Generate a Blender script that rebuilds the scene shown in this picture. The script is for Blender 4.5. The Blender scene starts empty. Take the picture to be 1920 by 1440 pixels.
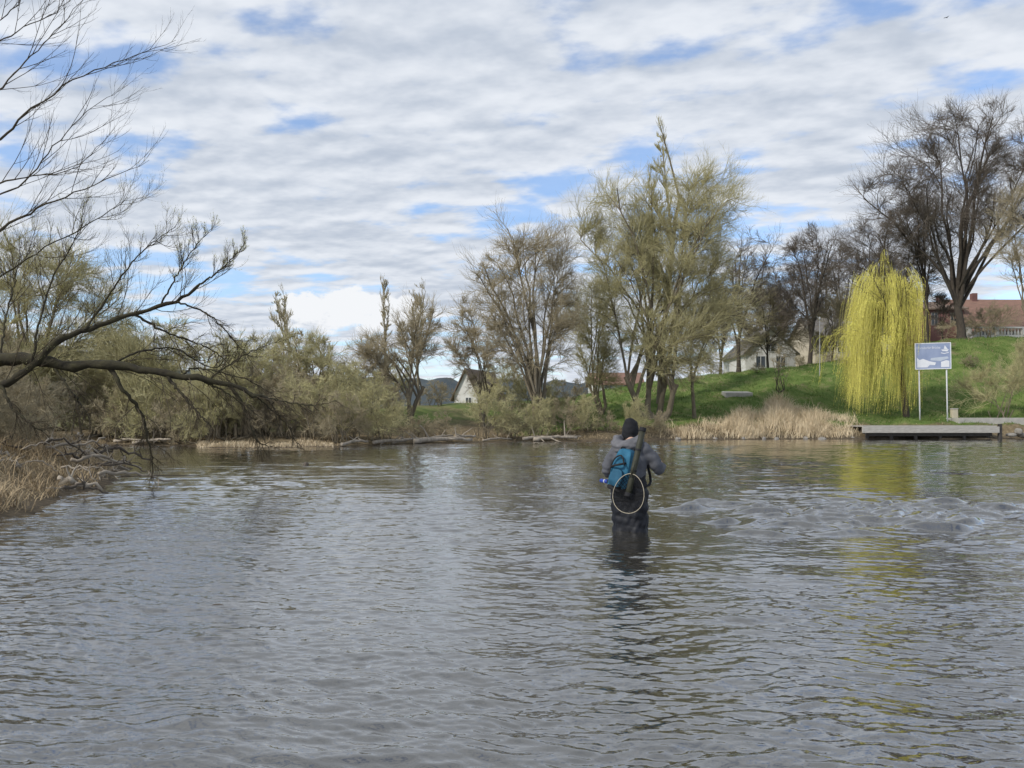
import bpy, bmesh, math, random
import numpy as np
from mathutils import Vector, Matrix, Euler
random.seed(5)
SC = bpy.context.scene
COL = SC.collection
F = 1450.0; HY = 787.0; CH = 1.3          # focal length in px, horizon row, camera height

# ------------------------------------------------------------------ helpers
def X(px, Y): return (px-960)/F*Y
def Zp(py, Y): return CH+(HY-py)/F*Y
def PT(px, py, Y): return np.array((X(px, Y), Y, Zp(py, Y)))

def tag(o, label=None, cat=None, group=None, kind=None):
    if label: o['label'] = label
    if cat: o['category'] = cat
    if group: o['group'] = group
    if kind: o['kind'] = kind
    return o
def empty(name, loc=(0,0,0), rz=0.0):
    o = bpy.data.objects.new(name, None); COL.objects.link(o)
    o.location = loc; o.rotation_euler = (0,0,rz); o.empty_display_size = .2
    return o
def link(name, me, mats, parent=None):
    o = bpy.data.objects.new(name, me); COL.objects.link(o)
    if mats is not None:
        for m in (mats if isinstance(mats, (list, tuple)) else [mats]): me.materials.append(m)
    if parent is not None: o.parent = parent
    return o
def np_mesh(name, V, faces, midx=None, smooth=True):
    """faces: list of int arrays (n,3) or (n,4)"""
    me = bpy.data.meshes.new(name)
    V = np.asarray(V, dtype=np.float32)
    me.vertices.add(len(V)); me.vertices.foreach_set('co', V.ravel())
    loops = np.concatenate([f.ravel() for f in faces]).astype(np.int32)
    tot = np.concatenate([np.full(len(f), f.shape[1]) for f in faces]).astype(np.int32)
    start = np.concatenate([[0], np.cumsum(tot)[:-1]]).astype(np.int32)
    me.loops.add(len(loops)); me.loops.foreach_set('vertex_index', loops)
    me.polygons.add(len(tot)); me.polygons.foreach_set('loop_start', start)
    if midx is not None: me.polygons.foreach_set('material_index', np.concatenate(midx).astype(np.int32))
    me.polygons.foreach_set('use_smooth', np.full(len(tot), smooth))
    me.update(calc_edges=True); me.validate()
    return me
class NP:
    """collects numpy geometry with material indices"""
    def __init__(s): s.V=[]; s.F=[]; s.M=[]; s.n=0
    def add(s, V, Fs, mi=0):
        s.V.append(np.asarray(V).reshape(-1,3)); s.F.append(np.asarray(Fs)+s.n); s.M.append(np.full(len(Fs), mi)); s.n += len(s.V[-1])
    def mesh(s, name, smooth=True): return np_mesh(name, np.concatenate(s.V), s.F, s.M, smooth)
    def build(s, name, mats, parent=None, smooth=True): return link(name, s.mesh(name, smooth), mats, parent)
def nrm(v): return v/np.maximum(np.linalg.norm(v, axis=-1, keepdims=True), 1e-9)
def tubes(P, R, S):
    P = np.asarray(P, float); R = np.asarray(R, float)
    if P.ndim == 2: P = P[None]; R = R[None]
    N, K, _ = P.shape
    T = nrm(np.gradient(P, axis=1))
    mean = nrm(P[:,-1]-P[:,0])
    ref = np.where(np.abs(mean[:,2:3])>.8, np.array([[1.,.13,0]]), np.array([[.05,.1,1.]]))
    A = nrm(np.cross(T, ref[:,None,:])); B = np.cross(T, A)
    th = np.arange(S)*2*np.pi/S
    V = P[:,:,None,:]+R[:,:,None,None]*(np.cos(th)[None,None,:,None]*A[:,:,None,:]+np.sin(th)[None,None,:,None]*B[:,:,None,:])
    idx = np.arange(N*K*S).reshape(N,K,S)
    a = idx[:,:-1,:]; b = np.roll(idx,-1,axis=2)[:,:-1,:]; c = np.roll(idx,-1,axis=2)[:,1:,:]; d = idx[:,1:,:]
    return V.reshape(-1,3), np.stack([a,b,c,d],-1).reshape(-1,4)
def capped_tube(P, R, S):
    V, Q = tubes(P, R, S)
    K = len(P)
    V = np.concatenate([V, [P[0]], [P[-1]]]); n0 = K*S; n1 = n0+1
    i = np.arange(S); j = (i+1)%S
    t = np.concatenate([np.stack([j,i,np.full(S,n0)],-1), np.stack([(K-1)*S+i,(K-1)*S+j,np.full(S,n1)],-1)])
    return V, Q, t
def smooth_path(pts, K):
    pts = np.asarray(pts, float)
    P = np.vstack([2*pts[0]-pts[1], pts, 2*pts[-1]-pts[-2]])
    n = len(pts)-1; out=[]
    for u in np.linspace(0, n-1e-6, K):
        i = int(u); f = u-i; p0,p1,p2,p3 = P[i:i+4]
        out.append(.5*((2*p1)+(-p0+p2)*f+(2*p0-5*p1+4*p2-p3)*f*f+(-p0+3*p1-3*p2+p3)*f**3))
    return np.array(out)

# ------------------------------------------------------------------ materials
def mat(name, c1, c2=None, scale=5.0, rough=.8, bump=0.0, stretch=None, spec=.3, detail=6, coords='Object', contrast=.25):
    m = bpy.data.materials.new(name); m.use_nodes = True
    nt = m.node_tree; b = nt.nodes['Principled BSDF']
    b.inputs['Roughness'].default_value = rough
    b.inputs['Specular IOR Level'].default_value = spec
    c2 = c2 or tuple(c*.7 for c in c1)
    tc = nt.nodes.new('ShaderNodeTexCoord'); mp = nt.nodes.new('ShaderNodeMapping')
    if stretch: mp.inputs['Scale'].default_value = stretch
    nt.links.new(tc.outputs[coords], mp.inputs['Vector'])
    no = nt.nodes.new('ShaderNodeTexNoise'); no.inputs['Scale'].default_value = scale; no.inputs['Detail'].default_value = detail
    nt.links.new(mp.outputs[0], no.inputs['Vector'])
    rp = nt.nodes.new('ShaderNodeValToRGB')
    rp.color_ramp.elements[0].position = .5-contrast; rp.color_ramp.elements[1].position = .5+contrast
    rp.color_ramp.elements[0].color = (*c2,1); rp.color_ramp.elements[1].color = (*c1,1)
    nt.links.new(no.outputs[0], rp.inputs[0]); nt.links.new(rp.outputs[0], b.inputs['Base Color'])
    if bump:
        bp = nt.nodes.new('ShaderNodeBump'); bp.inputs['Strength'].default_value = bump; bp.inputs['Distance'].default_value = .05
        nt.links.new(no.outputs[0], bp.inputs['Height']); nt.links.new(bp.outputs[0], b.inputs['Normal'])
    return m
M = {}
M['bark_dark'] = mat('bark_dark', (.085,.07,.055), (.04,.033,.026), 9, .95, .6, (1,1,.3))
M['bark_grey'] = mat('bark_grey', (.20,.17,.12), (.105,.088,.06), 8, .95, .6, (1,1,.3))
M['bark_moss'] = mat('bark_moss', (.062,.056,.028), (.022,.018,.015), 5, .95, .8)
M['twig_dark'] = mat('twig_dark', (.18,.152,.124), (.11,.092,.075), 1.5, .9, 0, None, .1, 2)
M['twig_brown'] = mat('twig_brown', (.43,.37,.245), (.31,.265,.172), .7, .9, 0, None, .1, 2)
M['twig_olive'] = mat('twig_olive', (.48,.44,.245), (.36,.33,.18), .6, .9, 0, None, .1, 2)
M['twig_near'] = mat('twig_near', (.10,.083,.056), (.055,.045,.032), 3, .9, 0, None, .1, 2)
M['leaf_olive'] = mat('leaf_olive', (.62,.585,.25), (.49,.46,.19), .6, .8, 0, None, .1, 2)
M['leaf_green'] = mat('leaf_green', (.62,.62,.30), (.50,.49,.24), .6, .8, 0, None, .1, 2)
M['leaf_brown'] = mat('leaf_brown', (.46,.38,.23), (.33,.275,.16), .6, .8, 0, None, .1, 2)
M['yellow'] = mat('willow_yellow', (.78,.75,.16), (.60,.58,.12), .9, .7, 0, None, .1, 2)
M['yellow_twig'] = mat('willow_yellow_twig', (.68,.62,.17), (.50,.46,.12), 2, .7, 0, None, .1, 2)
M['straw'] = mat('straw', (.70,.59,.41), (.50,.40,.26), .9, .9, 0, None, .1, 3)
M['straw_dark'] = mat('straw_dark', (.48,.38,.24), (.29,.22,.135), 1.2, .9, 0, None, .1, 3)
M['grass'] = mat('grass_blade', (.135,.20,.05), (.075,.12,.028), .5, .8, 0, None, .1, 3)
M['driftwood'] = mat('driftwood', (.40,.35,.28), (.20,.17,.135), 6, .9, .4, (1,1,.4))
M['drift_dark'] = mat('driftwood_dark', (.12,.10,.08), (.06,.05,.04), 6, .9, .4)

# ------------------------------------------------------------------ terrain functions
_yx = np.array([-80,-45,-30,-22,-17,-14.6,-8.4,-6,0,6,12,20,40,120.])
_yy = np.array([ 44, 43, 42, 41, 38.5,36.2,36.5,41,45.5,47.5,50.5,51.5,52.6,53.])
_xy = np.array([-80,0,6,8.5,10.9,13.5,16,18.5,20.5,22.7,25,29,33,40,60.])
_xx = np.array([-6,-6,-6.2,-6.6,-7.0,-7.6,-8.5,-9.5,-10.4,-11.8,-15,-19,-23,-27,-27.])
_hx = np.array([-60,-12,-5,5,12,20,30,42,60.]); _hh = np.array([1.9,1.9,2.6,3.1,4.6,5.6,6.6,9.0,9.4])
def bank_d(x, y):
    yf = np.interp(x,_yx,_yy)+.35*np.sin(x*.73+1)+.2*np.sin(x*1.9)
    xl = np.interp(y,_xy,_xx)+.2*np.sin(y*1.3)+.12*np.sin(y*3.1)
    return np.maximum(y-yf, xl-x)
def gh(x, y):
    x = np.asarray(x,float); y = np.asarray(y,float)
    d = bank_d(x,y); H = np.interp(x,_hx,_hh)
    lowbank = np.where(y>32, np.clip((x+2)/10,.28,1), 1.0)
    z = np.where(d<0, -.47*np.clip(-d/2.5,0,1), np.where(d<1.2,.45*d/1.2, .45+.75*np.clip((d-1.2)/2.3,0,1))*np.where(d<0,1,lowbank))
    t = np.clip((d-3.5)/18,0,1); t = t*t*(3-2*t)
    z = z+np.where(d>3.5,(H-1.2*lowbank)*t,0)
    bump = .10*np.sin(x*1.1+y*.7)+.07*np.sin(x*2.3-y*1.7)+.05*np.sin(x*4.1+y*3.3)
    return z+bump*np.clip(d/2,0,1)*np.where(y>32,lowbank,1)

# ------------------------------------------------------------------ ground sheet
def axis(lo, a, b, hi, step, nout):
    g = lambda n: (np.linspace(0,1,n+1)[1:])**3
    return np.concatenate([(a-(a-lo)*g(nout))[::-1], np.arange(a,b+1e-6,step), b+(hi-b)*g(nout)])
gx = axis(-2500,-45,62,2500,.5,22); gy = axis(-800,3,92,4000,.5,22)
GX,GY = np.meshgrid(gx,gy); GZ = gh(GX,GY)
nx,ny = len(gx),len(gy); I = np.arange(nx*ny).reshape(ny,nx)
Q = np.stack([I[:-1,:-1],I[:-1,1:],I[1:,1:],I[1:,:-1]],-1).reshape(-1,4)
gme = np_mesh('ground', np.stack([GX,GY,GZ],-1).reshape(-1,3), [Q])
d = bank_d(GX,GY)
green = np.clip((GX+1)/4,0,1)*np.clip((d-1.8)/2,0,1)*(GY>25)
green = np.maximum(green, .55*np.clip((d-6)/6,0,1)*(GY>40))
mud = np.clip(1-d/1.0,0,1)
ca = gme.color_attributes.new('zone','FLOAT_COLOR','POINT')
ca.data.foreach_set('color', np.stack([green,mud,green*0,green*0+1],-1).astype(np.float32).ravel())
gm = bpy.data.materials.new('ground_soil_grass'); gm.use_nodes = True
nt = gm.node_tree; N = nt.nodes; L = nt.links; b = N['Principled BSDF']; b.inputs['Roughness'].default_value=.95; b.inputs['Specular IOR Level'].default_value=.1
at = N.new('ShaderNodeAttribute'); at.attribute_name='zone'; sp = N.new('ShaderNodeSeparateColor'); L.new(at.outputs['Color'],sp.inputs[0])
tc = N.new('ShaderNodeTexCoord')
def noise(scale, det=6, rough=.55):
    n = N.new('ShaderNodeTexNoise'); n.inputs['Scale'].default_value=scale; n.inputs['Detail'].default_value=det; n.inputs['Roughness'].default_value=rough
    L.new(tc.outputs['Object'], n.inputs['Vector']); return n
def ramp(inp, stops):
    r = N.new('ShaderNodeValToRGB'); L.new(inp, r.inputs[0]); e = r.color_ramp.elements
    e[0].position, e[0].color = stops[0][0], (*stops[0][1],1); e[1].position, e[1].color = stops[-1][0], (*stops[-1][1],1)
    for p,c in stops[1:-1]: q = e.new(p); q.color=(*c,1)
    return r
def mixc(f, a, c):
    m = N.new('ShaderNodeMix'); m.data_type='RGBA'; L.new(f,m.inputs[0]); L.new(a,m.inputs[6]); L.new(c,m.inputs[7]); return m.outputs[2]
n1 = noise(.35,8); n2 = noise(6,8); n3 = noise(.9,8,.65)
soil = ramp(n2.outputs[0], [(.3,(.09,.068,.042)),(.55,(.19,.15,.09)),(.75,(.30,.235,.14))])
gras = ramp(n3.outputs[0], [(.28,(.06,.094,.024)),(.45,(.096,.145,.037)),(.57,(.135,.175,.052)),(.70,(.21,.185,.095))])
mudc = ramp(n2.outputs[0], [(.3,(.05,.04,.03)),(.7,(.13,.105,.075))])
ad = N.new('ShaderNodeMath'); ad.operation='MULTIPLY_ADD'; L.new(n1.outputs[0],ad.inputs[0]); ad.inputs[1].default_value=.9; L.new(sp.outputs[0],ad.inputs[2])
sm = N.new('ShaderNodeMapRange'); sm.inputs[1].default_value=.75; sm.inputs[2].default_value=1.1; L.new(ad.outputs[0],sm.inputs[0])
c = mixc(sm.outputs[0], soil.outputs[0], gras.outputs[0]); c = mixc(sp.outputs[1], c, mudc.outputs[0]); L.new(c,b.inputs['Base Color'])
bp = N.new('ShaderNodeBump'); bp.inputs['Strength'].default_value=.7; bp.inputs['Distance'].default_value=.1; L.new(n2.outputs[0],bp.inputs['Height']); L.new(bp.outputs[0],b.inputs['Normal'])
tag(link('ground', gme, gm), 'river bank earth and grassy embankment rising behind the water', 'ground', kind='structure')

# ------------------------------------------------------------------ hills
rng = np.random.default_rng(3)
hxs = np.linspace(-900,900,240); prof_t = np.linspace(0,1,14)
def ridge(x):
    p = x/620*F+960
    return np.interp(p,[-900,0,120,200,350,600,900,1400,2000,3000],[70,62,58,54,40,34,33,30,28,28])
HX,HT = np.meshgrid(hxs,prof_t)
HZ = ridge(HX)*np.sin(HT*np.pi/2)**.8 + HT*(1.2*np.sin(HX*.21)+.9*np.sin(HX*.53+2)+.7*np.sin(HX*1.1)+rng.normal(0,.7,HX.shape))
HYY = 480+HT*150+12*np.sin(HX*.02)
I = np.arange(HX.size).reshape(HX.shape); Q = np.stack([I[:-1,:-1],I[:-1,1:],I[1:,1:],I[1:,:-1]],-1).reshape(-1,4)
M['hill'] = mat('hazy_hill_forest', (.085,.10,.105), (.055,.068,.075), .06, 1, 0, None, .05, 10)  # woodland colour with the blue haze of distance mixed in
tag(link('hills', np_mesh('hills', np.stack([HX,HYY,HZ],-1).reshape(-1,3),[Q]), M['hill']), 'low blue grey wooded hills on the skyline', 'hills', kind='structure')

# ------------------------------------------------------------------ water
g1 = np.geomspace(2.2,14,900); g2 = np.geomspace(14,62,330)[1:]
wy = np.concatenate([[-400,-100,-30,-8,-2,0,1.2,1.8], g1, g2, [66,75,100]])
wsf = np.linspace(-.80,.80,700)
ws = np.concatenate([[-60,-20,-7,-3,-1.6,-1.1,-.92],wsf,[.92,1.1,1.6,3,7,20,60]])
WS,WY = np.meshgrid(ws,wy); WX = WS*np.maximum(WY+1.0,3.5)
spacing = np.maximum(.0021*np.maximum(WY,2.2), .0016*np.maximum(WY+1,3.5))
spacing = np.where(np.abs(WS)>.85, 5, spacing); spacing = np.where((WY<2.2)|(WY>62),5,spacing)
rng = np.random.default_rng(11)
Z = np.zeros_like(WX); ZR = np.zeros_like(WX)
wxx = WX+.13*np.sin(WY*.9+WX*.3)+.06*np.sin(WY*2.1-WX*.8)+.03*np.sin(WY*5.3+WX*2.2); wyy = WY+.12*np.sin(WX*1.1+.4*WY)+.05*np.sin(WX*2.7+1)+.03*np.sin(WX*6.1+WY*2)
for i in range(80):
    lam = math.exp(rng.uniform(math.log(.045),math.log(.34)))
    th = rng.normal(0.10,.45); k = 2*math.pi/lam
    amp = .033*lam/(2*math.pi)*rng.uniform(.6,1.4)*(1 if lam<.2 else .85)
    fade = np.clip((lam/spacing-2.5)/3,0,1)
    ph = rng.uniform(0,6.28)
    arg = k*(wxx*math.sin(th)+wyy*math.cos(th))+ph
    ww = (1-2*np.abs(np.sin(arg*.5))**1.2) if i%3 else np.sin(arg)
    Z += amp*fade*ww
for i in range(12):                       # longer soft waves that keep the far water alive
    lam = rng.uniform(.45,1.6); th = rng.normal(.1,.4); k = 2*math.pi/lam
    Z += .018*lam/(2*math.pi)*np.clip((lam/spacing-2.5)/3,0,1)*np.sin(k*(wxx*math.sin(th)+wyy*math.cos(th))+rng.uniform(0,6.28))
# broken riffle: steep short crested standing waves, each a small peaked hump of its own place and size
for i in range(110):
    cx_ = rng.normal(4.75,.95); cy_ = rng.normal(10.7,.65)+.12*(cx_-4.7); a_ = rng.normal(.1,.3)
    sx_ = rng.uniform(.14,.40); sy_ = rng.uniform(.06,.11); hgt = rng.uniform(.04,.11)
    du = (WX-cx_)*math.cos(a_)+(WY-cy_)*math.sin(a_); dv = -(WX-cx_)*math.sin(a_)+(WY-cy_)*math.cos(a_)
    dv = dv+.10*np.sin(du*7+i)
    # steep face towards the viewer's side, long tail downstream
    ZR = np.maximum(ZR, hgt*np.exp(-(du/sx_)**2)*np.where(dv<0, np.clip(1+dv/sy_,0,1), np.exp(-(dv/(3.2*sy_))**2)))
patch = .85+.3*np.sin(WX*.55+.8*np.sin(WY*.35))*np.sin(WY*.42+1.3)+.2*np.sin(WX*1.4+WY*.9)
Z = Z*np.clip(patch,.45,1.3)+ZR
Z = np.where(bank_d(WX,WY)>.3, -.15, Z)
I = np.arange(WX.size).reshape(WX.shape); Q = np.stack([I[:-1,:-1],I[:-1,1:],I[1:,1:],I[1:,:-1]],-1).reshape(-1,4)
wm = bpy.data.materials.new('river_water'); wm.use_nodes=True
nt=wm.node_tree; N=nt.nodes; L=nt.links; N.remove(N['Principled BSDF']); mo=N['Material Output']
tc=N.new('ShaderNodeTexCoord'); mp=N.new('ShaderNodeMapping'); mp.inputs['Scale'].default_value=(.6,1,1); L.new(tc.outputs['Object'],mp.inputs[0])
na=N.new('ShaderNodeTexNoise'); na.inputs['Scale'].default_value=16; na.inputs['Detail'].default_value=3; L.new(mp.outputs[0],na.inputs['Vector'])
nb=N.new('ShaderNodeTexNoise'); nb.inputs['Scale'].default_value=3.2; nb.inputs['Detail'].default_value=4; L.new(mp.outputs[0],nb.inputs['Vector'])
b1=N.new('ShaderNodeBump'); b1.inputs['Strength'].default_value=.4; b1.inputs['Distance'].default_value=.012; L.new(na.outputs[0],b1.inputs['Height'])
b2=N.new('ShaderNodeBump'); b2.inputs['Strength'].default_value=.36; b2.inputs['Distance'].default_value=.042; L.new(nb.outputs[0],b2.inputs['Height']); L.new(b1.outputs[0],b2.inputs['Normal'])
df=N.new('ShaderNodeBsdfDiffuse'); df.inputs[0].default_value=(.032,.029,.021,1)
gl=N.new('ShaderNodeBsdfGlossy'); gl.inputs['Roughness'].default_value=.03; gl.inputs['Color'].default_value=(.99,.99,.985,1)
fr=N.new('ShaderNodeFresnel'); fr.inputs[0].default_value=1.33; pw=N.new('ShaderNodeMath'); pw.operation='POWER'; pw.inputs[1].default_value=.43; L.new(fr.outputs[0],pw.inputs[0])
for n in (df,gl,fr): L.new(b2.outputs[0],n.inputs['Normal'])
ms=N.new('ShaderNodeMixShader'); L.new(pw.outputs[0],ms.inputs[0]); L.new(df.outputs[0],ms.inputs[1]); L.new(gl.outputs[0],ms.inputs[2]); L.new(ms.outputs[0],mo.inputs[0])
tag(link('water', np_mesh('water', np.stack([WX,WY,Z],-1).reshape(-1,3),[Q]), wm), 'rippled grey river water reflecting sky and trees', 'water', kind='structure')

# ------------------------------------------------------------------ tree growing
def grow(P, R, n, t0, t1, ratio, ang, wob, up, K, rcap, rng, taper=.5, fall=.45, floor=.7):
    Nn,Kp,_ = P.shape
    pi = np.repeat(np.arange(Nn), n); Mn = Nn*n
    t = t0+(t1-t0)*(np.tile(np.arange(n),Nn)+rng.random(Mn))/n
    f = t*(Kp-1); i = np.clip(f.astype(int),0,Kp-2); fr=(f-i)[:,None]
    base = P[pi,i]*(1-fr)+P[pi,i+1]*fr
    tan = nrm(P[pi,i+1]-P[pi,i]); rb = R[pi,i]*(1-fr[:,0])+R[pi,i+1]*fr[:,0]
    plen = np.linalg.norm(np.diff(P,axis=1),axis=2).sum(1)
    v = rng.normal(size=(Mn,3)); v -= (v*tan).sum(1,keepdims=True)*tan; v = nrm(v)
    a = (ang*(.6+.8*rng.random(Mn)))[:,None]
    dd = nrm(tan*np.cos(a)+v*np.sin(a))
    ln = ratio*plen[pi]*(1-fall*t)*(.55+.8*rng.random(Mn))
    upv = np.zeros((Mn,3)); upv[:,2] = (np.repeat(up,n) if np.ndim(up) else up)/(K-1)
    out = np.zeros((Mn,K,3)); out[:,0]=base
    for k in range(1,K):
        dd = nrm(dd+wob*rng.normal(size=(Mn,3))+upv)
        out[:,k]=out[:,k-1]+dd*(ln/(K-1))[:,None]
    r0 = np.maximum(np.minimum(rb*.8, rcap), floor*rcap)
    return out, r0[:,None]*np.linspace(1,taper,K)[None,:]
def leaf_quads(P, n, size, rng, elong=2.0, hang=0.0):
    Nn,Kp,_=P.shape
    pi=rng.integers(0,Nn,n); f=rng.random(n)*(Kp-1); i=np.minimum(f.astype(int),Kp-2); fr=(f-i)[:,None]
    c=P[pi,i]*(1-fr)+P[pi,i+1]*fr
    a=nrm(nrm(rng.normal(size=(n,3)))+nrm(P[pi,i+1]-P[pi,i])*.8+np.array([0,0,-hang])); bb=nrm(np.cross(a,rng.normal(size=(n,3))))
    s=(size*(.5+.9*rng.random(n)))[:,None]
    V=np.stack([c,c+a*s*elong*.5+bb*s*.5,c+a*s*elong,c+a*s*elong*.5-bb*s*.5],1).reshape(-1,3)
    return V, np.arange(n*4).reshape(n,4)
def bez(start, c, target, rng, K, wob):
    ln=np.linalg.norm(target-start); t=np.linspace(0,1,K)[:,None]
    p=(1-t)**2*start+2*t*(1-t)*c+t*t*target
    w=np.cumsum(rng.normal(0,wob*ln/3,(K,3)),0); w-=w[0]
    return p+w*t*.9, ln
def limb_to(start, target, rng, K=9, lift=.5, wob=.05):
    start=np.asarray(start,float); target=np.asarray(target,float); dv=target-start; ln=np.linalg.norm(dv)
    return bez(start, start+np.array([dv[0]*.40,dv[1]*.40,dv[2]*lift+.10*ln]), target, rng, K, wob)
def tree(name, label, cat, px, Y, envs, nl, tr, th, lv, bark, twig, leaf=None, nleaf=0, lsize=.07, group=None, seed=0,
         stems=1, spread=.0, lift=.5, rc=(.025,.0125,.0082), up=(.2,.25,.25), wob=.09, elong=2.4, ang=(.75,.68,.55), ratio=(.60,.82,1.0), nm=8, slo=.35, s0=(.45,.98), fall=.35, mwob=.06):
    """envs: (px,py,rx,ry) crown lobes in picture measures at distance Y, turned into metres.  tr trunk radius, th trunk height (m).
    scaffold: trunk(s) > nm main limbs reaching into the lobes > nl side limbs filling them > twig levels lv"""
    rng=np.random.default_rng(seed+100)
    bx=X(px,Y); bz=float(gh(bx,Y))-.12
    root=empty(name,(bx,Y,bz))
    E=[(X(e[0],Y)-bx, Zp(e[1],Y)-bz, e[2]/F*Y, e[3]/F*Y) for e in envs]
    area=np.array([e[2]*e[3] for e in E]); area/=area.sum()
    T=NP(); C=NP(); trunks=[]
    for s in range(stems):
        o=np.array([rng.normal(0,spread),rng.normal(0,spread),0]); lean=rng.normal(0,.06 if stems==1 else .22,3)*th; lean[2]=0
        k=np.linspace(0,1,9)[:,None]
        p=o*np.clip(k*4,0,1)+k*np.array([0,0,th])+lean*k**1.4+np.cumsum(rng.normal(0,.015*th,(9,3)),0)*k
        r=tr*(1-.45*k[:,0]); r[0]*=1.35; r[1]*=1.05
        trunks.append((p,r)); V,Qd=tubes(p,r,8); T.add(V,Qd)
    mains=[];MR=[]
    for e,a in zip(E,area):
        n=max(1,int(round(nm*a+.3)))
        for j in range(n):
            u=nrm(rng.normal(size=3)); 
            tg=np.array([e[0]+u[0]*e[2]*.6, u[1]*e[2]*.6, e[1]+e[3]*(.2+.45*rng.random())])
            p,r=trunks[rng.integers(stems)]
            hgt=min(th*rng.uniform(*s0), tg[2]*.8); ki=np.clip(hgt/th*8,0,7.99); i=int(ki); fr=ki-i
            st=p[i]*(1-fr)+p[i+1]*fr; rr=r[i]*(1-fr)+r[i+1]*fr
            q,ln=limb_to(st,tg,rng,9,lift,mwob); mains.append(q); MR.append(rr*rng.uniform(.5,.72)*np.linspace(1,.2,9)**.8)
    MP=np.array(mains); MR=np.array(MR)
    subs=[];SR=[]; pts=MP[:,2:,:].reshape(-1,3); tans=nrm(np.gradient(MP,axis=1))[:,2:,:].reshape(-1,3); prad=MR[:,2:].reshape(-1)
    for e,a in zip(E,area):
        for j in range(max(3,int(round(nl*a)))):
            u=nrm(rng.normal(size=3)); rad=rng.uniform(.2,1.0)**.45*.93
            tg=np.array([e[0]+u[0]*e[2]*rad, u[1]*e[2]*rad*.9, max(.5,e[1]+u[2]*e[3]*rad)])
            dv=tg-pts; dl=np.linalg.norm(dv,axis=1)+1e-6
            cost=dl*(1+1.6*np.maximum(0,slo-dv[:,2]/dl))*rng.uniform(.8,1.3,len(dl))
            k=int(np.argmin(cost)); st=pts[k]; ln=dl[k]
            c=st+(.55*tans[k]+.45*dv[k]/ln+np.array([0,0,.12]))*ln*.5
            q,ln=bez(st,c,tg,rng,9,mwob); subs.append(q); SR.append(min(prad[k]*.7,.0062*ln+.016)*np.linspace(1,.28,9))
    P=np.concatenate([MP,np.array(subs)]); R=np.concatenate([MR,np.array(SR)])
    V,Qd=tubes(P,R,6); T.add(V,Qd)
    lastP=P
    for li,n in enumerate(lv):
        first = li==0
        if first:
            Pa,Ra=grow(P[len(MP):],R[len(MP):],n,.22,1.0,ratio[0],ang[0],wob,up[0],6,rc[0],rng,.5,fall)
            Pb,Rb=grow(MP,MR,n+3,.45,1.0,ratio[0]*.40,ang[0],wob,up[0],6,rc[0],rng,.5,fall)
            P,R=np.concatenate([Pa,Pb]),np.concatenate([Ra,Rb])
        else: P,R=grow(P,R,n,.12,1.0,ratio[min(li,2)],ang[min(li,2)],wob,up[min(li,2)],4,rc[min(li,2)],rng,.5,.4)
        V,Qd=tubes(P,R,4 if first else 3); C.add(V,Qd,0); lastP=P
    if leaf and nleaf:
        V,Qd=leaf_quads(lastP,nleaf,lsize,rng,elong); C.add(V,Qd,1)
    T.build('trunk',bark,root); C.build('crown',[twig]+([leaf] if leaf else []),root)
    return tag(root,label,cat,group)
def copy_tree(o, loc, rz, sc, label=None, group=None):
    c=o.copy(); COL.objects.link(c); c.location=loc; c.rotation_euler=(0,0,rz); c.scale=sc
    if label: c['label']=label
    if group: c['group']=group
    for ch in list(o.children):
        k=ch.copy(); COL.objects.link(k); k.parent=c
    return c

BD,BG,BM=M['bark_dark'],M['bark_grey'],M['bark_moss']; TD,TB,TO=M['twig_dark'],M['twig_brown'],M['twig_olive']
LO,LG,LB=M['leaf_olive'],M['leaf_green'],M['leaf_brown']
DK=dict(rc=(.032,.017,.0112))
PO=dict(lift=.35,up=(1.0,.9,.6),ang=(.42,.42,.40),slo=.85,s0=(.55,.98),nm=7,ratio=(.5,.6,.75))
tree('poplar_tree','tall narrow poplar whose pointed top rises highest above the middle of the far bank','tree',1238,62,[(1237,430,36,150),(1237,330,20,70),(1237,270,10,55),(1236,510,48,130)],165,.26,17,(8,6,4),BG,TO,LO,4000,.024,seed=1,**{**PO,'nm':5,'mwob':.02,'s0':(.6,.98)})
tree('willow_tree','large budding olive green willow with rounded lobes around the pointed poplar','tree',1232,54,[(1155,435,68,86),(1330,395,72,92),(1205,430,50,90),(1278,400,50,95),(1250,490,125,110),(1165,560,85,110),(1318,555,82,125),(1245,650,110,90)],285,.27,3.2,(8,6,4),BG,TO,LO,24000,.022,seed=2,stems=4,spread=.5,nm=18)
tree('willow_tree','leaning bare stemmed willow at the right foot of the big budding willow','tree',1302,55,[(1270,650,50,70),(1335,630,45,85)],22,.16,4,(7,6,4),BG,TO,LO,1800,.024,seed=3,nm=3)
tree('willow_tree','broad brown leafless willow with many upright stems left of the big budding willow','tree',1000,51,[(1005,500,84,80),(928,560,70,88),(1055,580,46,110),(985,630,98,85)],130,.26,3.0,(7,6,4),BG,TB,LB,1500,.022,seed=4,stems=4,spread=.5,nm=14)
tree('bare_tree','low spreading bare tree standing in front of two thin distant poplars','tree',765,50,[(735,650,80,55),(792,625,42,70),(692,690,48,55)],74,.18,2.5,(7,6,4),BG,TB,LB,1000,.022,seed=5,stems=2,spread=.3,nm=8)
tree('poplar_tree','thin distant poplar, the taller of the pair behind the low spreading tree','tree',722,115,[(722,600,12,75),(723,545,6,32)],34,.26,12,(7,6,3),BG,TB,LB,1000,.06,seed=6,**{**PO,'nm':2,'rc':(.042,.026,.019),'mwob':.03})
tree('poplar_tree','rounded distant poplar right of the thin taller one','tree',785,112,[(785,610,30,62),(783,570,17,34)],36,.26,9,(7,6,3),BG,TB,LB,1000,.06,seed=7,**{**PO,'nm':4,'rc':(.042,.026,.019)})
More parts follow.
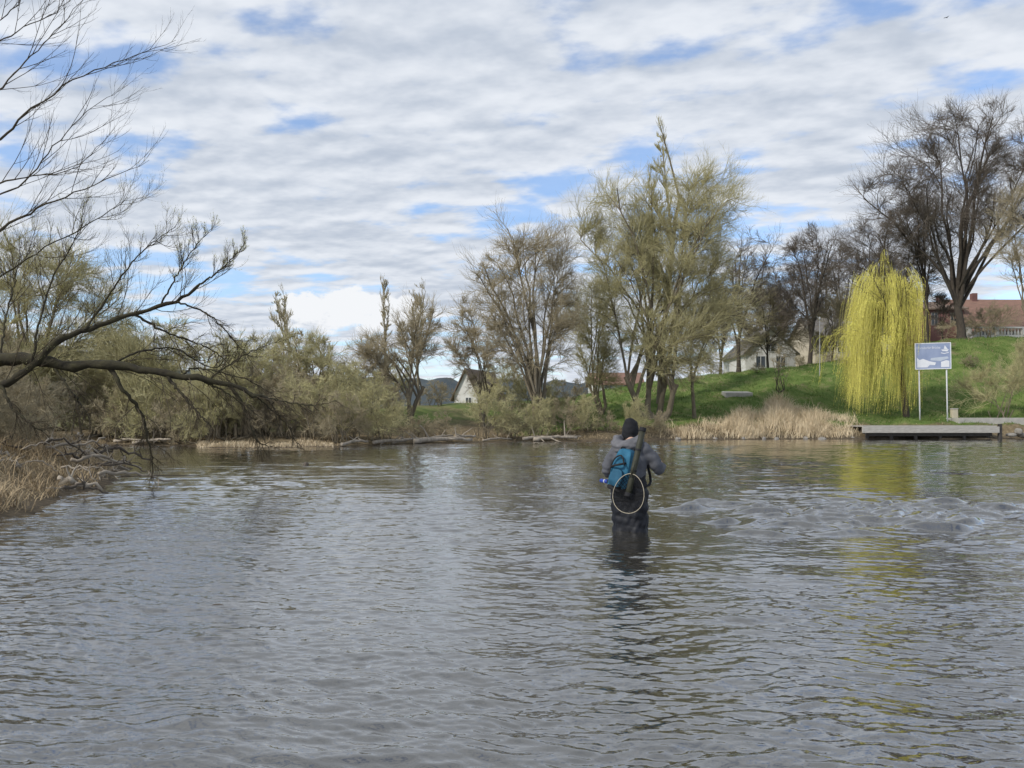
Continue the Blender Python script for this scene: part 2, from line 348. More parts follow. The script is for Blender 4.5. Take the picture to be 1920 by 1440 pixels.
tree('poplar_tree','faint distant poplar rising behind the green shrubs of the left bank','tree',522,120,[(520,605,20,60),(530,585,16,45)],36,.26,11,(7,6,3),BG,TB,LO,1000,.06,seed=8,**{**PO,'nm':4,'rc':(.042,.026,.019)})
t_a=tree('bare_tree','dark leafless tree just right of the big budding willow','tree',1385,76,[(1405,515,62,80),(1375,580,55,60)],52,.24,5,(7,6,4),BD,TD,seed=9,**DK)
t_b=tree('bare_tree','dark leafless oval tree above the white gabled house','tree',1518,76,[(1520,495,62,80),(1505,570,62,60)],54,.24,5,(7,6,4),BD,TD,seed=10,**DK)
tree('bare_tree','dark leafless tree behind the yellow weeping willow','tree',1640,84,[(1630,480,75,75),(1660,550,85,65)],58,.28,6,(7,6,4),BD,TD,seed=11,**DK)
tree('bare_tree','slim dark tree forking between the weeping willow and the tallest bare tree','tree',1738,78,[(1720,430,66,95),(1740,500,60,65)],46,.24,6,(7,6,4),BD,TD,seed=12,**DK)
tree('bare_tree','tallest bare tree with dark trunk and wide leafless crown in front of red house','tree',1803,74,[(1792,290,135,92),(1685,375,80,75),(1915,355,85,95),(1795,235,90,45),(1790,400,165,70)],120,.42,5.2,(8,6,4),BD,TD,seed=43,lift=.22,nm=17,mwob=.10,**{**DK,'s0':(.55,.98)})
tree('bare_tree','pale twigged tree cut by the right edge below the tallest bare tree','tree',1935,66,[(1908,430,58,85),(1925,490,62,60)],36,.18,6,(7,6,4),BG,TB,seed=14,nm=5)
tree('shrub','small bare upright bush on the green slope above the dry reeds','shrub',1462,64,[(1462,690,22,45)],14,.05,1.2,(6,5,3),BD,TB,seed=15,stems=4,spread=.2,nm=5,ratio=(.5,.6,.7))
tree('shrub','olive twiggy bush spreading over the slope right of the blue sign','shrub',1875,57,[(1870,715,75,45),(1830,735,45,32),(1925,690,55,60)],60,.05,1.0,(7,6,4),BG,TO,LO,2500,.024,seed=16,stems=6,spread=.5,rc=(.021,.011,.0078),nm=10)
tree('shrub','brown twiggy bush growing against the white garden wall','shrub',1850,75.5,[(1855,600,55,30),(1800,618,45,24)],32,.05,1.0,(6,6,4),BG,TB,LB,800,.035,seed=26,stems=5,spread=.5,rc=(.024,.013,.010),nm=7)
tree('bare_tree','brown haze of small trees between the two big willows','tree',1125,58,[(1110,595,58,95),(1128,680,62,60)],72,.14,3,(7,6,4),BG,TO,LO,2500,.024,seed=17,stems=3,spread=.4,nm=7)
tree('bare_tree','thin bare tree leaning left of the broad brown willow','tree',905,53,[(862,620,46,65),(890,680,50,55)],44,.14,3,(7,6,4),BG,TB,LB,800,.024,seed=18,stems=2,spread=.3,nm=5)
tree('bare_tree','small bare tree screening the white gabled house','tree',1440,80,[(1425,590,52,60),(1472,625,44,50),(1415,645,40,42)],74,.14,3.0,(7,6,4),BD,TB,seed=19,nm=7,**DK)
tree('bare_tree','small bare tree screening the cream walled house beside the lamp post','tree',1560,80,[(1565,600,50,58),(1555,640,40,36)],50,.12,3.0,(7,6,4),BD,TB,seed=27,nm=6,**DK)
tree('bare_tree','young bare tree in front of the dark red house at far right','tree',1768,80,[(1768,585,36,45)],24,.10,3.0,(7,6,3),BD,TD,seed=28,nm=4,**DK)
tree('willow_tree','light green budding willow at the right end of the left bank thicket','tree',600,48,[(600,680,52,60),(560,665,55,50),(635,735,55,60),(570,750,70,50)],74,.14,2.0,(7,7,4),BG,TO,LG,6000,.022,seed=20,stems=4,spread=.4,nm=9)
tree('willow_tree','tall hazy willow rising behind the overhanging limb at far left','tree',60,44,[(80,510,120,85),(-20,590,110,100),(165,600,90,80),(80,690,140,70)],124,.20,3.0,(7,7,4),BG,TO,LG,13000,.021,seed=21,stems=4,spread=.5,nm=12)
tree('willow_tree','olive budding willow in the middle of the left bank thicket','tree',330,44,[(320,690,85,60),(420,695,75,55),(240,690,75,65),(330,760,120,50)],80,.15,2.0,(7,7,4),BG,TO,LO,4000,.022,seed=22,stems=4,spread=.5,nm=10)
gC='dark bare trees in the belt along the crest'
for i,(px,Y,s) in enumerate([(1465,100,1.0),(1585,98,1.05),(1690,104,1.2),(1350,92,.9),(1545,112,1.15),(1650,118,1.3),(1425,112,1.1)]):
    x=X(px,Y); copy_tree((t_a,t_b)[i%2],(x,Y,float(gh(x,Y))-.1),1.1+i*1.9,(s,s,s),'dark bare tree in the hazy belt of trees along the crest behind the houses',gC)

# shrubs: prototypes and copies
def shrub_proto(label, cat, px, Y, envs, twig, leaf, nleaf, seed, group):
    return tree('shrub',label,cat,px,Y,envs,40,.045,.9,(7,6,4),BG,twig,leaf,nleaf,.022,seed=seed,stems=7,spread=.5,rc=(.018,.0105,.0075),group=group,lift=.4,nm=10,ratio=(.55,.68,.85))
gB='brown shrubs along the far bank'; gO='olive shrubs along the far bank'
sb=[shrub_proto('brown leafless shrub in the thicket lining the far bank','shrub',480,41,[(480,755,58,52),(445,785,60,40),(515,780,55,44)],TB,LB,800,s,gB) for s in (31,32)]
so=[shrub_proto('olive budding shrub in the thicket lining the far bank','shrub',420,40,[(420,735,70,62),(385,780,60,42)],TO,LO,2000,s,gO) for s in (33,34)]
rng=np.random.default_rng(8)
def yf_(px):
    Y=40.
    for _ in range(8): Y=float(np.interp(X(px,Y),_yx,_yy))
    return Y
spots=[(215,1.5,.9,0),(255,1.8,1,1),(305,1.4,1,1),(345,2.2,1,0),(385,2.6,.9,1),(430,3,1.0,1),(545,3,.9,0),(590,3,.95,1),(640,1.6,.85,0),(690,1.6,.9,1),(730,2,.65,1),(785,2.2,.5,0),(825,1.6,.5,0),(920,1.5,.8,1),(965,1.7,.7,0),(1010,1.6,.7,1),(1055,1.6,.8,0),(1095,2.0,.6,1),(1135,1.6,.5,0),(1190,1.5,.55,1),(1240,1.5,.45,0),
       (240,5,1.5,1),(450,6,1.4,1),(510,6,1.3,0),(160,3,1.6,0),(660,7,1.2,1),(700,10,1.0,0),(100,2,1.5,1),(30,1,1.6,1),(1000,9,1.1,1),(1070,10,1.0,0),(400,6,1.3,0),(300,9,1.7,1),(200,11,1.8,1),(120,9,1.9,0),(470,16,1.6,1),(560,18,1.7,0),(950,16,1.0,1),(620,12,1.4,0),(820,18,.7,0),(745,13,1.0,1)]
for i,(px,dy,s,k) in enumerate(spots):
    Y=yf_(px)+dy; x=X(px,Y); pr=(so if k else sb)[i%2]
    copy_tree(pr,(x,Y,float(gh(x,Y))-.1),rng.uniform(0,6.28),(s*rng.uniform(.9,1.15),s*rng.uniform(.9,1.15),s*rng.uniform(.85,1.15)))
gN='tangled shrubs on the near left bank'
for i,(x,y,s) in enumerate([(-14.0,19.5,.9),(-12.6,15.5,.75),(-16.5,24,1.1),(-20.5,29,1.3),(-12.2,12.5,.7),(-17.5,20.5,1.2),(-10.6,15.6,.42),(-13.5,21.5,.6),(-19,26,1.3),(-15,17,1.1),(-11.6,18.0,.5),(-10.0,13.2,.4)]):
    copy_tree(sb[i%2],(x,y,float(gh(x,y))-.1),i*1.7,(s,s,s*.95),'brown tangled shrub on the near left bank under the overhanging limb',gN)
gS='low brown bushes on the green slope'
for i,(px,Y,s) in enumerate([(1420,70,.36),(1590,70,.42),(1300,68,.44),(1820,66,.42),(1770,70,.40),(1500,74,.46),(1340,73,.42),(1555,76,.5)]):
    x=X(px,Y); copy_tree(sb[i%2],(x,Y,float(gh(x,Y))-.05),i*2.1,(s,s,s*.8),'low brown bush growing on the green slope between reeds and houses',gS)

# weeping willow
def weeping():
    rng=np.random.default_rng(50); Y=57.5; bx=X(1700,Y); bz=float(gh(bx,Y))-.1
    root=empty('weeping_willow',(bx,Y,bz)); T=NP(); C=NP()
    top=Zp(488,Y)-bz; cx=X(1655,Y)-bx
    k=np.linspace(0,1,10)[:,None]
    p=np.array([0,0,0])+k*np.array([cx*.55,0,top*.62])+np.sin(k*4)*np.array([.15,.1,0])*k
    V,Qd=tubes(p,.24*(1-.5*k[:,0]),9); T.add(V,Qd)
    limbs=[];R=[]
    for j in range(48):
        a=rng.uniform(0,6.28); rr=math.sqrt(rng.uniform(.02,1)); 
        lop=.8+.2*math.sin(a*3+1)
        tg=np.array([cx+2.95*rr*lop*math.cos(a), 2.7*rr*lop*math.sin(a), top*(.985-.20*rr**1.8)-rng.uniform(0,2.2)*rng.random()])
        if j%4==0: tg[0]-=1.5; tg[2]-=2.2
        st=p[rng.integers(4,10)]
        q,ln=limb_to(st,tg,rng,9,.75,.06); limbs.append(q); R.append(.055*np.linspace(1,.25,9))
    P=np.array(limbs);R=np.array(R); V,Qd=tubes(P,R,5); T.add(V,Qd)
    P2,R2=grow(P,R,6,.3,1,.24,.8,.12,.0,5,.018,rng); V,Qd=tubes(P2,R2,4); C.add(V,Qd,0)
    # strands gather in locks hung from a limited number of branch ends, so gaps stay open between them
    n=2000; K=12
    li=rng.integers(0,len(P2),230)
    pick=li[rng.integers(0,230,n)]; src=P2[pick,-1]+rng.normal(0,.17,(n,3))
    cen=np.array([cx,0,0]); out=nrm((src-cen)*np.array([1,1,0])+rng.normal(0,.3,(n,3))*np.array([1,1,0]))
    lz=np.random.default_rng(4).random(len(P2))[pick]; lo=np.random.default_rng(6).random(len(P2))[pick]
    zend=.05+4.6*lz**1.8+rng.uniform(0,1.9,n)
    side=(src[:,0]-cx)/2.95
    zend+=np.where(side>.75,2.2,0)+np.where(side<-1.0,1.4,0)
    zend=np.minimum(zend,src[:,2]-1.2)
    S=np.zeros((n,K,3)); u=np.linspace(0,1,K)
    ln=src[:,2]-zend
    S[:,:,2]=src[:,2:3]+.25*np.sin(u*math.pi*.9)*(u<.4)-ln[:,None]*u**1.2
    ox=out*(.1+.9*lo)[:,None]; sway=rng.normal(0,.14,(n,1,2))
    S[:,:,:2]=src[:,None,:2]+ox[:,None,:2]*(1-np.exp(-u*4))[None,:,None]+sway*np.sin(u*5)[None,:,None]
    S[:,:,0]-=.6*u[None,:]**2*rng.random(n)[:,None]
    V,Qd=tubes(S,np.full((n,K),.0065)*np.linspace(1.2,.6,K),3); C.add(V,Qd,0)
    V,Qd=leaf_quads(S,68000,.023,rng,3.2,1.2); C.add(V,Qd,1)
    T.build('trunk',BD,root); C.build('crown',[M['yellow_twig'],M['yellow']],root)
    tag(root,'yellow green weeping willow with hanging strands beside the blue sign','weeping willow')
weeping()

# overhanging mossy willow, left
def guided(name,label,cat,rootloc,limbs,lv,bark,twig,leaf,nleaf,lsize,seed,Y0,rc,up,ratio,trunk,wob=.12,elong=2.6,ang=(.8,.7,.6),t0=.25,floor=.5):
    rng=np.random.default_rng(seed); root=empty(name,rootloc); o=np.array(rootloc); T=NP(); C=NP(); Ps=[];Rs=[];ups=[]
    if trunk is not None:
        p=smooth_path(np.array(trunk[0])-o,14); V,Qd=tubes(p,np.interp(np.linspace(0,1,14),[0,.15,1],trunk[1]),12); T.add(V,Qd)
    for pts,r0,r1,*dr in limbs:
        a=np.array([PT(q[0],q[1],q[2] if len(q)>2 else Y0) for q in pts])-o
        p=smooth_path(a,34); p[1:-1]+=rng.normal(0,.020*np.sqrt(r0/.1),(32,3))
        R=np.linspace(r0,r1,34)*(1+rng.normal(0,.10,34)); V,Qd=tubes(p,R,9); T.add(V,Qd); Ps.append(p);Rs.append(R); ups.append(dr[0] if dr else up[0])
    P=np.array(Ps);R=np.array(Rs); U=np.array(ups); last=[]
    for li,n in enumerate(lv):
        P,R=grow(P,R,n,t0 if li==0 else .12,1,ratio[min(li,len(ratio)-1)],ang[min(li,2)],wob,U,8 if li==0 else 5,rc[min(li,2)],rng,.35,.4,floor); U=np.repeat(U,n)
        V,Qd=tubes(P,R,5 if li==0 else 3); C.add(V,Qd,0); last=P
    if leaf:
        sel=last[U>0]; V,Qd=leaf_quads(sel,nleaf,lsize,rng,elong); C.add(V,Qd,1)
    T.build('trunk',bark,root); C.build('crown',[twig]+([leaf] if leaf else []),root)
    return tag(root,label,cat)
Y0=15; D=-.6
rl=(-12.2,15.0,float(gh(-12.2,15.))-.2)
guided('willow_tree','mossy old willow leaning its dark limb low over the water at left','tree',rl,[
  ([(-230,715,15.2),(-60,690,15),(0,676,15),(60,672,15),(120,686,15),(200,684,15),(260,692,15.1),(330,704,15.1),(400,714,15.3),(470,735,15.5),(512,756,15.6)],.155,.028,D),
  ([(-230,735,15),(-60,725,14.8),(0,718,14.7),(50,695,14.8),(110,640,15),(180,612,15.2),(250,588,15.4),(330,566,15.5),(372,535,15.6)],.09,.026),
  ([(372,535,15.6),(420,500,15.7),(462,455,15.8)],.022,.005),
  ([(205,690,15),(235,735,15),(262,770,15.2),(276,815,15.3),(284,850,15.4),(287,886,15.5)],.045,.010,D),
  ([(430,722,15.4),(455,760,15.5),(470,800,15.6),(485,828,15.7),(510,838,15.8)],.045,.007,D),
  ([(312,704,15.1),(345,745,15),(372,775,15),(396,802,15)],.035,.009,D),
  ([(100,686,15),(128,728,14.8),(150,755,14.7),(166,782,14.6)],.03,.009,D),
  ([(490,744,15.6),(530,752,15.8),(580,760,16),(632,752,16.2)],.02,.004,D),
  ([(470,735,15.6),(500,760,15.8),(540,800,16),(560,840,16.2)],.02,.004,D),
  ([(380,714,15.3),(430,740,15.4),(500,790,15.5)],.025,.005,D),
  ([(500,746,15.6),(515,770,15.7),(522,805,15.8)],.02,.004,D),
  ([(340,706,15.2),(365,690,15.4),(420,700,15.6),(480,720,15.8),(540,765,16)],.022,.004,D),
  ([(250,588,15.4),(300,618,15.6),(360,640,15.8),(410,665,16),(450,705,16.2)],.03,.005,-.2),
  ([(330,566,15.4),(390,590,15.6),(440,640,15.8),(480,690,16)],.022,.004,-.2),
  ([(160,618,15.1),(200,560,15.5),(240,500,15.8),(285,455,16),(330,425,16.2)],.026,.005),
  ([(60,680,14.8),(75,600,15),(100,520,15.2),(140,450,15.4),(160,390,15.5)],.026,.005),
  ([(0,680,15),(10,600,15.5),(30,520,16),(40,450,16.3)],.026,.005),
  ([(300,575,15.5),(330,520,15.3),(360,470,15.2),(395,430,15.1)],.02,.004),
  ([(-60,690,15),(-40,560,15.5),(60,480,16),(200,400,16.5),(240,370,16.5)],.026,.004),
  ([(200,688,15),(260,660,15.3),(330,655,15.6),(400,690,15.8),(440,650,16)],.025,.005),
  ([(390,713,15.3),(420,690,15.6),(470,660,16),(520,640,16.3)],.02,.004),
  ([(0,719,14.7),(20,760,14.5),(50,790,14.4),(80,810,14.4)],.035,.01,D),
  ],(16,7,4),BM,M['twig_near'],LG,12000,.008,61,Y0,(.0088,.0042,.0026),(.8,.7,.6),(.25,.62,.85),
  ([(-12.2,15,rl[2]),(-12.3,15,1.4),(-12.1,15.1,2.4),(-11.8,15.2,4.2),(-12.0,15.4,6.5)],[.5,.36,.16]),ang=(.8,.6,.5),wob=.075)

rl2=(-8.3,8.0,float(gh(-8.3,8.))-.2)
guided('bare_tree','leafless tree reaching thin dark branches in from the top left corner','tree',rl2,[
  ([(-540,640,8),(-300,540,8),(-120,480,8),(0,430,8),(70,392,8.1),(170,350,8.2),(280,300,8.3)],.026,.0015),
  ([(-540,500,8),(-280,380,8),(-80,300,8),(0,258,8),(60,205,8),(150,145,8.1),(240,110,8.2),(330,75,8.3)],.020,.0015),
  ([(-540,420,8),(-250,270,7.8),(-60,200,7.8),(0,165,7.8),(60,105,7.9),(120,40,8),(190,-50,8)],.014,.0012),
  ([(-540,560,8),(-260,440,8.3),(-60,385,8.3),(40,345,8.3),(100,275,8.4),(170,205,8.5),(240,160,8.6)],.014,.0012),
  ([(-540,300,8),(-260,170,8),(-80,90,8),(20,20,8),(80,-60,8)],.014,.0015),
  ([(-540,600,8),(-260,440,7.6),(-40,355,7.6),(60,330,7.6),(140,315,7.7),(215,240,7.8)],.013,.0012),
  ([(-540,560,8),(-260,330,8.6),(-60,130,8.6),(30,60,8.6),(110,20,8.7),(150,-30,8.8)],.013,.0012),
  ],(11,5,2),M['twig_near'],M['twig_near'],None,0,.02,62,8,(.0040,.0025,.0017),(.5,.4,.3),(.18,.5,.5),
  ([(-8.3,8,rl2[2]),(-8.35,8,1.3),(-8.25,8.0,2.4),(-8.35,8,4.2),(-8.2,8.1,6.5)],[.26,.2,.09]),wob=.05,ang=(.5,.5,.5),t0=.46)

# ------------------------------------------------------------------ ground cover (uncountable)
def blades(name,label,cat,pts,h,w,m,seed,lean=.35,kind='stuff',hmul=None):
    rng=np.random.default_rng(seed); n=len(pts)
    tall=.75+.45*np.sin(pts[:,0]*1.7+pts[:,1])*np.sin(pts[:,1]*1.9-pts[:,0]*.6)
    if hmul is not None: tall=tall*hmul(pts)
    hh=(h*tall*(.4+.9*rng.random(n)))[:,None]; a=rng.uniform(0,6.28,n)
    s=np.stack([np.cos(a),np.sin(a),0*a],-1)*w*.5; ld=rng.normal(0,lean,(n,3)); ld[:,2]=0
    mid=pts+hh*.55*np.array([0,0,1])+ld*hh*.3; top=pts+hh*np.array([0,0,1])*(1-.25*np.abs(ld[:,:1]))+ld*hh
    V=np.stack([pts-s,pts+s,mid+s*.7,mid-s*.7,top],1).reshape(-1,3); b0=(np.arange(n)*5)[:,None]
    o=link(name,np_mesh(name,V,[b0+np.array([0,1,2,3]),b0+np.array([3,2,4])]),m)
    return tag(o,label,cat,kind=kind)
def scatter(n,x0,x1,y0,y1,fn,seed):
    rng=np.random.default_rng(seed); x=rng.uniform(x0,x1,n); y=rng.uniform(y0,y1,n); d=bank_d(x,y); k=fn(x,y,d,rng)
    x=x[k];y=y[k]; return np.stack([x,y,gh(x,y)-.03],-1)
def reedmask(x,y,d,r):
    p=x/y*F+960; e=r.normal(0,16,len(x))
    return (d>.1)&(d<1.5+8.0*np.exp(-((p-1465)/105)**2)+.8*np.sin(x*1.9)+r.normal(0,.5,len(x)))&(p>1262+e)&(p<1590+e)&(np.sin(x*1.3)+np.sin(y*2+x*.7)+r.normal(0,.8,len(x))>-.8)
blades('dry_reeds','pale dry reeds at the foot of the green slope left of the landing stage','reeds',scatter(60000,9,27,48,63,reedmask,1),1.0,.03,M['straw'],1,.5,'stuff',lambda p:.6+.6*np.exp(-((p[:,0]/p[:,1]*F+960-1460)/100)**2))
blades('dry_grass','low strip of straw coloured grass on the spit below the left thicket','dry grass',scatter(16000,-16,-7,35,40,lambda x,y,d,r:(d>.05)&(d<1.3)&(x/y*F+960>370)&(x/y*F+960<625),2),.26,.025,M['straw'],2,.6)
blades('dry_grass','matted dry grass on the near left bank around the driftwood','dry grass',scatter(40000,-15,-6.0,8,24,lambda x,y,d,r:(d>.05)&(d<4)&(r.random(len(x))<.35+.65*(np.sin(x*2+y)*np.sin(y*1.3)>-.1)),3),.40,.014,M['straw_dark'],3,.9)
blades('dry_grass','faded brown grass in patches along the waterline of the far bank','dry grass',scatter(34000,-30,12,35,56,lambda x,y,d,r:(d>.3)&(d<4.5)&(np.sin(x*.9+2)*np.sin(x*2.1+y)+r.normal(0,.4,len(x))>.1),4),.36,.025,M['straw_dark'],4,.8)
blades('grass','short green grass covering the embankment','grass',scatter(120000,0,62,48,80,lambda x,y,d,r:(d>2.2)&(r.random(len(x))<np.clip((x+1)/5,0,1)),5),.22,.03,M['grass'],5,.6)
blades('dry_grass','thin withered tufts among the green grass of the embankment','dry grass',scatter(30000,8,60,53,80,lambda x,y,d,r:(d>2.5)&(np.sin(x*.8+.5*y)*np.sin(y*.9-x*.3)+r.normal(0,.35,len(x))>.5),6),.24,.03,M['straw_dark'],6,.7)

# ------------------------------------------------------------------ driftwood
def log(name,label,pts,r0,r1,m,group=None,seed=0,snags=2,cat='log',wob=.15):
    rng=np.random.default_rng(seed); p=smooth_path(np.array(pts,float),12); o=p[0].copy(); p=p-o; p[1:-1]+=rng.normal(0,r0*wob,(10,3))
    root_v=NP(); V,Qd,t=capped_tube(p,np.linspace(r0,r1,12)*(1+rng.normal(0,.08,12)),8)
    root_v.add(V,Qd); root_v.F.append(t+0); root_v.M.append(np.zeros(len(t)))
    for s in range(snags):
        i=rng.integers(3,10); dr=nrm(rng.normal(size=3)+np.array([0,0,.8])); q=p[i]+np.linspace(0,1,5)[:,None]*dr*rng.uniform(4,9)*r0+rng.normal(0,r0*.2,(5,3))*np.linspace(0,1,5)[:,None]
        V,Qd=tubes(q,np.linspace(r0*.4,r0*.12,5),6); root_v.add(V,Qd)
    ob=root_v.build(name,m); ob.location=o
    return tag(ob,label,cat,group)
def onbank(px,Y,dz=.08): x=X(px,Y); return (x,Y,max(float(gh(x,Y)),0)+dz)
gD='bleached driftwood stranded on the far bank'
rng=np.random.default_rng(77)
for i,(p0,p1,dy,r) in enumerate([(700,760,.1,.10),(735,800,.3,.09),(775,885,0,.15),(800,850,.5,.08),(835,892,.3,.11),(980,1040,.2,.10),(1000,1082,.2,.13),(1045,1090,.6,.08),(905,960,.3,.07),(640,690,.3,.09),(250,320,.3,.09),(215,270,.5,.10)]):
    a=onbank(p0,yf_(p0)+dy,.05+.12*rng.random()); c=onbank(p1,yf_(p1)+dy+rng.uniform(-.2,.5),.08+.3*rng.random()); mid=tuple((np.array(a)+np.array(c))/2+np.array([0,0,.08]))
    log('driftwood_log','bleached driftwood log stranded at the waterline below the far bank thicket',[a,mid,c],r,r*.5,M['driftwood'],gD,i,3)
nl=[((-7.8,14.6,.28),(-7.5,15.3,.26),(-7.0,15.9,.05),.035,'pale forked branch sloping from the near left bank into the water',M['driftwood']),
    ((-8.9,15.6,.5),(-8.5,15.9,.52),(-8.0,16.7,.25),.04,'pale branch lying highest on the near left driftwood heap',M['driftwood']),
    ((-7.3,12.6,.22),(-7.1,12.8,.2),(-6.9,13.2,.05),.03,'short dark stick lying at the lowest corner of the near left bank',M['drift_dark']),
    ((-7.8,13.3,.3),(-7.5,13.3,.22),(-7.15,13.5,.06),.055,'stubby log with pale cut end poking out of the near left bank',M['driftwood']),
    ((-10.7,19.8,.5),(-10.3,20.4,.5),(-9.9,21.2,.2),.05,'dark branch at the far end of the near left driftwood heap',M['drift_dark']),
    ((-10.0,16.6,.7),(-9.6,17.2,.75),(-9.2,17.5,.9),.035,'thin forked stick sticking up from the near left driftwood heap',M['driftwood']),
    ((-10.6,18.5,.45),(-10.1,18.9,.4),(-9.5,19.2,.05),.04,'grey branch trailing into the water from the far corner of the near left bank',M['driftwood'])]
for i,(a,m_,c,r,lb,mm) in enumerate(nl): log('driftwood_branch',lb,[a,m_,c],r,r*.45,mm,None,20+i,4,'branch',.7)
for i in range(30):
    y=rng.uniform(12.5,22); x=float(np.interp(y,_xy,_xx))-rng.uniform(-.15,1.5); z=max(.03,float(gh(x,y)))+.08+.2*rng.random(); a=rng.uniform(0,6.28); l=rng.uniform(.4,1.1)
    dx,dy=math.cos(a)*l,math.sin(a)*l
    log('driftwood_stick','small tangled driftwood stick in the heap on the near left bank',[(x,y,z),(x+dx*.5,y+dy*.5,z+rng.uniform(0,.18)),(x+dx,y+dy,max(.05,float(gh(x+dx,y+dy)))+.06+.15*rng.random())],rng.uniform(.014,.034),.008,M['drift_dark'] if i%3==0 else M['driftwood'],'small tangled driftwood sticks on the near left bank',60+i,3,'branch',1.0)
log('twig','thin dark twig lying across the water edge by the left bank',[(-8.2,16.2,.12),(-7.4,16.4,.12),(-6.7,16.6,.1)],.015,.006,M['drift_dark'],None,40,2,'branch')

# ------------------------------------------------------------------ boxes & buildings
def bx(bm,x0,x1,y0,y1,z0,z1):
    vs=[bm.verts.new(v) for v in ((x0,y0,z0),(x1,y0,z0),(x1,y1,z0),(x0,y1,z0),(x0,y0,z1),(x1,y0,z1),(x1,y1,z1),(x0,y1,z1))]
    for f in ((3,2,1,0),(4,5,6,7),(0,1,5,4),(1,2,6,5),(2,3,7,6),(3,0,4,7)): bm.faces.new([vs[i] for i in f])
def bobj(name,bm,m,parent=None,bevel=0.0):
    if bevel:
        bmesh.ops.bevel(bm,geom=bm.edges[:],offset=bevel,segments=2,affect='EDGES',profile=.5)
    bmesh.ops.recalc_face_normals(bm,faces=bm.faces[:])
    me=bpy.data.meshes.new(name); bm.to_mesh(me); bm.free(); return link(name,me,m,parent)
def boxobj(name,dims,m,parent=None,bevel=0.0):
    bm=bmesh.new(); bx(bm,*dims); return bobj(name,bm,m,parent,bevel)
M['white_wall']=mat('white_render',(.66,.65,.62),(.50,.49,.46),.8,.9); M['cream_wall']=mat('cream_render',(.62,.56,.44),(.50,.44,.34),.8,.9)
M['brick']=mat('dark_red_wall',(.20,.10,.092),(.14,.072,.066),2,.9); M['tile_red']=mat('red_roof_tile',(.27,.16,.12),(.165,.10,.078),1.5,.9,.4,(1,4,4))
M['tile_brown']=mat('brown_roof_tile',(.22,.16,.12),(.13,.095,.075),2.5,.85,.4); M['tile_grey']=mat('grey_roof_tile',(.20,.185,.17),(.12,.115,.11),2.5,.85,.4)
M['glass']=mat('window_glass',(.05,.06,.07),(.03,.035,.04),2,.1,0,None,.6); M['frame']=mat('window_frame',(.6,.6,.58),(.5,.5,.48),3,.6); M['frame_dark']=mat('weathered_window_frame',(.30,.26,.23),(.22,.19,.17),3,.7)
def house(name,label,px0,px1,Y,depth,top_py,wall_frac,ridge,wm,rm,wins,rz=0,chim=None,fm=None):
    x0,x1=X(px0,Y),X(px1,Y); cx=(x0+x1)/2; w=(x1-x0)/2; bz=float(gh(cx,Y))-.3; Ht=Zp(top_py,Y)-bz; hw=Ht*wall_frac
    r=empty(name,(cx,Y,bz),rz); D=depth; bm=bmesh.new()
    if ridge=='y': prof=[(-w,0),(w,0),(w,hw),(0,Ht-.12),(-w,hw)]; mk=lambda a,z,s:(a,s*D,z)
    else: prof=[(0,0),(D,0),(D,hw),(D/2,Ht-.12),(0,hw)]; mk=lambda a,z,s:(-w+2*w*s,a,z)
    A=[bm.verts.new(mk(a,z,0)) for a,z in prof]; B=[bm.verts.new(mk(a,z,1)) for a,z in prof]
    bm.faces.new(A); bm.faces.new(B[::-1])
    for i in range(5): bm.faces.new([A[i],B[i],B[(i+1)%5],A[(i+1)%5]])
    bobj('wall',bm,wm,r)
    bm=bmesh.new(); ov=.35; th=.16
    half=w if ridge=='y' else D/2; sl=(Ht-hw)/half
    for sgn in (-1,1):
        a0,a1=(0,sgn*(half+ov)); z0,z1=Ht,Ht-sl*(half+ov)
        if ridge=='y': c=[(a0,-ov,z0),(a1,-ov,z1),(a1,D+ov,z1),(a0,D+ov,z0)]
        else: c=[(-w-ov,D/2+a0,z0),(-w-ov,D/2+a1,z1),(w+ov,D/2+a1,z1),(w+ov,D/2+a0,z0)]
        lo=[bm.verts.new(v) for v in c]; hi=[bm.verts.new((v[0],v[1],v[2]+th)) for v in c]
        bm.faces.new(lo); bm.faces.new(hi)
        for i in range(4): bm.faces.new([lo[i],lo[(i+1)%4],hi[(i+1)%4],hi[i]])
    rf=bobj('roof',bm,rm,r)
    if chim: boxobj('chimney',(chim-.3,chim+.3,D/2-.3,D/2+.3,Ht-.6,Ht+.9),M['brick'],rf)
    for (u,v,ww,hh) in wins:
        xx=-w+2*w*u; zz=v*hw
        f=bmesh.new(); t=.07
        for q in ((xx-ww/2-t,xx+ww/2+t,zz+hh/2,zz+hh/2+t),(xx-ww/2-t,xx+ww/2+t,zz-hh/2-t,zz-hh/2),(xx-ww/2-t,xx-ww/2,zz-hh/2,zz+hh/2),(xx+ww/2,xx+ww/2+t,zz-hh/2,zz+hh/2),(xx-.03,xx+.03,zz-hh/2,zz+hh/2)):
            bx(f,q[0],q[1],-.06,.02,q[2],q[3])
        fo=bobj('window',f,fm or M['frame'],r); boxobj('pane',(xx-ww/2,xx+ww/2,-.02,.01,zz-hh/2,zz+hh/2),M['glass'],fo)
    return tag(r,label,'house')
house('house','dark red walled house at far right behind the slim forked tree',1738,1808,92,7,560,.82,'x',M['brick'],M['tile_brown'],[(.2,.78,.7,1.4),(.72,.78,.7,1.4)],0,1.2,M['frame_dark'])
house('house','house with a long red tiled roof behind the white garden wall',1812,1990,90,9,553,.40,'x',M['cream_wall'],M['tile_red'],[(.2,.7,1,1.1),(.45,.7,1,1.1),(.7,.7,1,1.1)],0,-2)
house('house','white gabled house half hidden behind bare trees above the green slope',1398,1492,86,9,616,.5,'y',M['white_wall'],M['tile_grey'],[(.3,.6,1,1.2),(.7,.6,1,1.2),(.5,1.25,.9,1.1)])
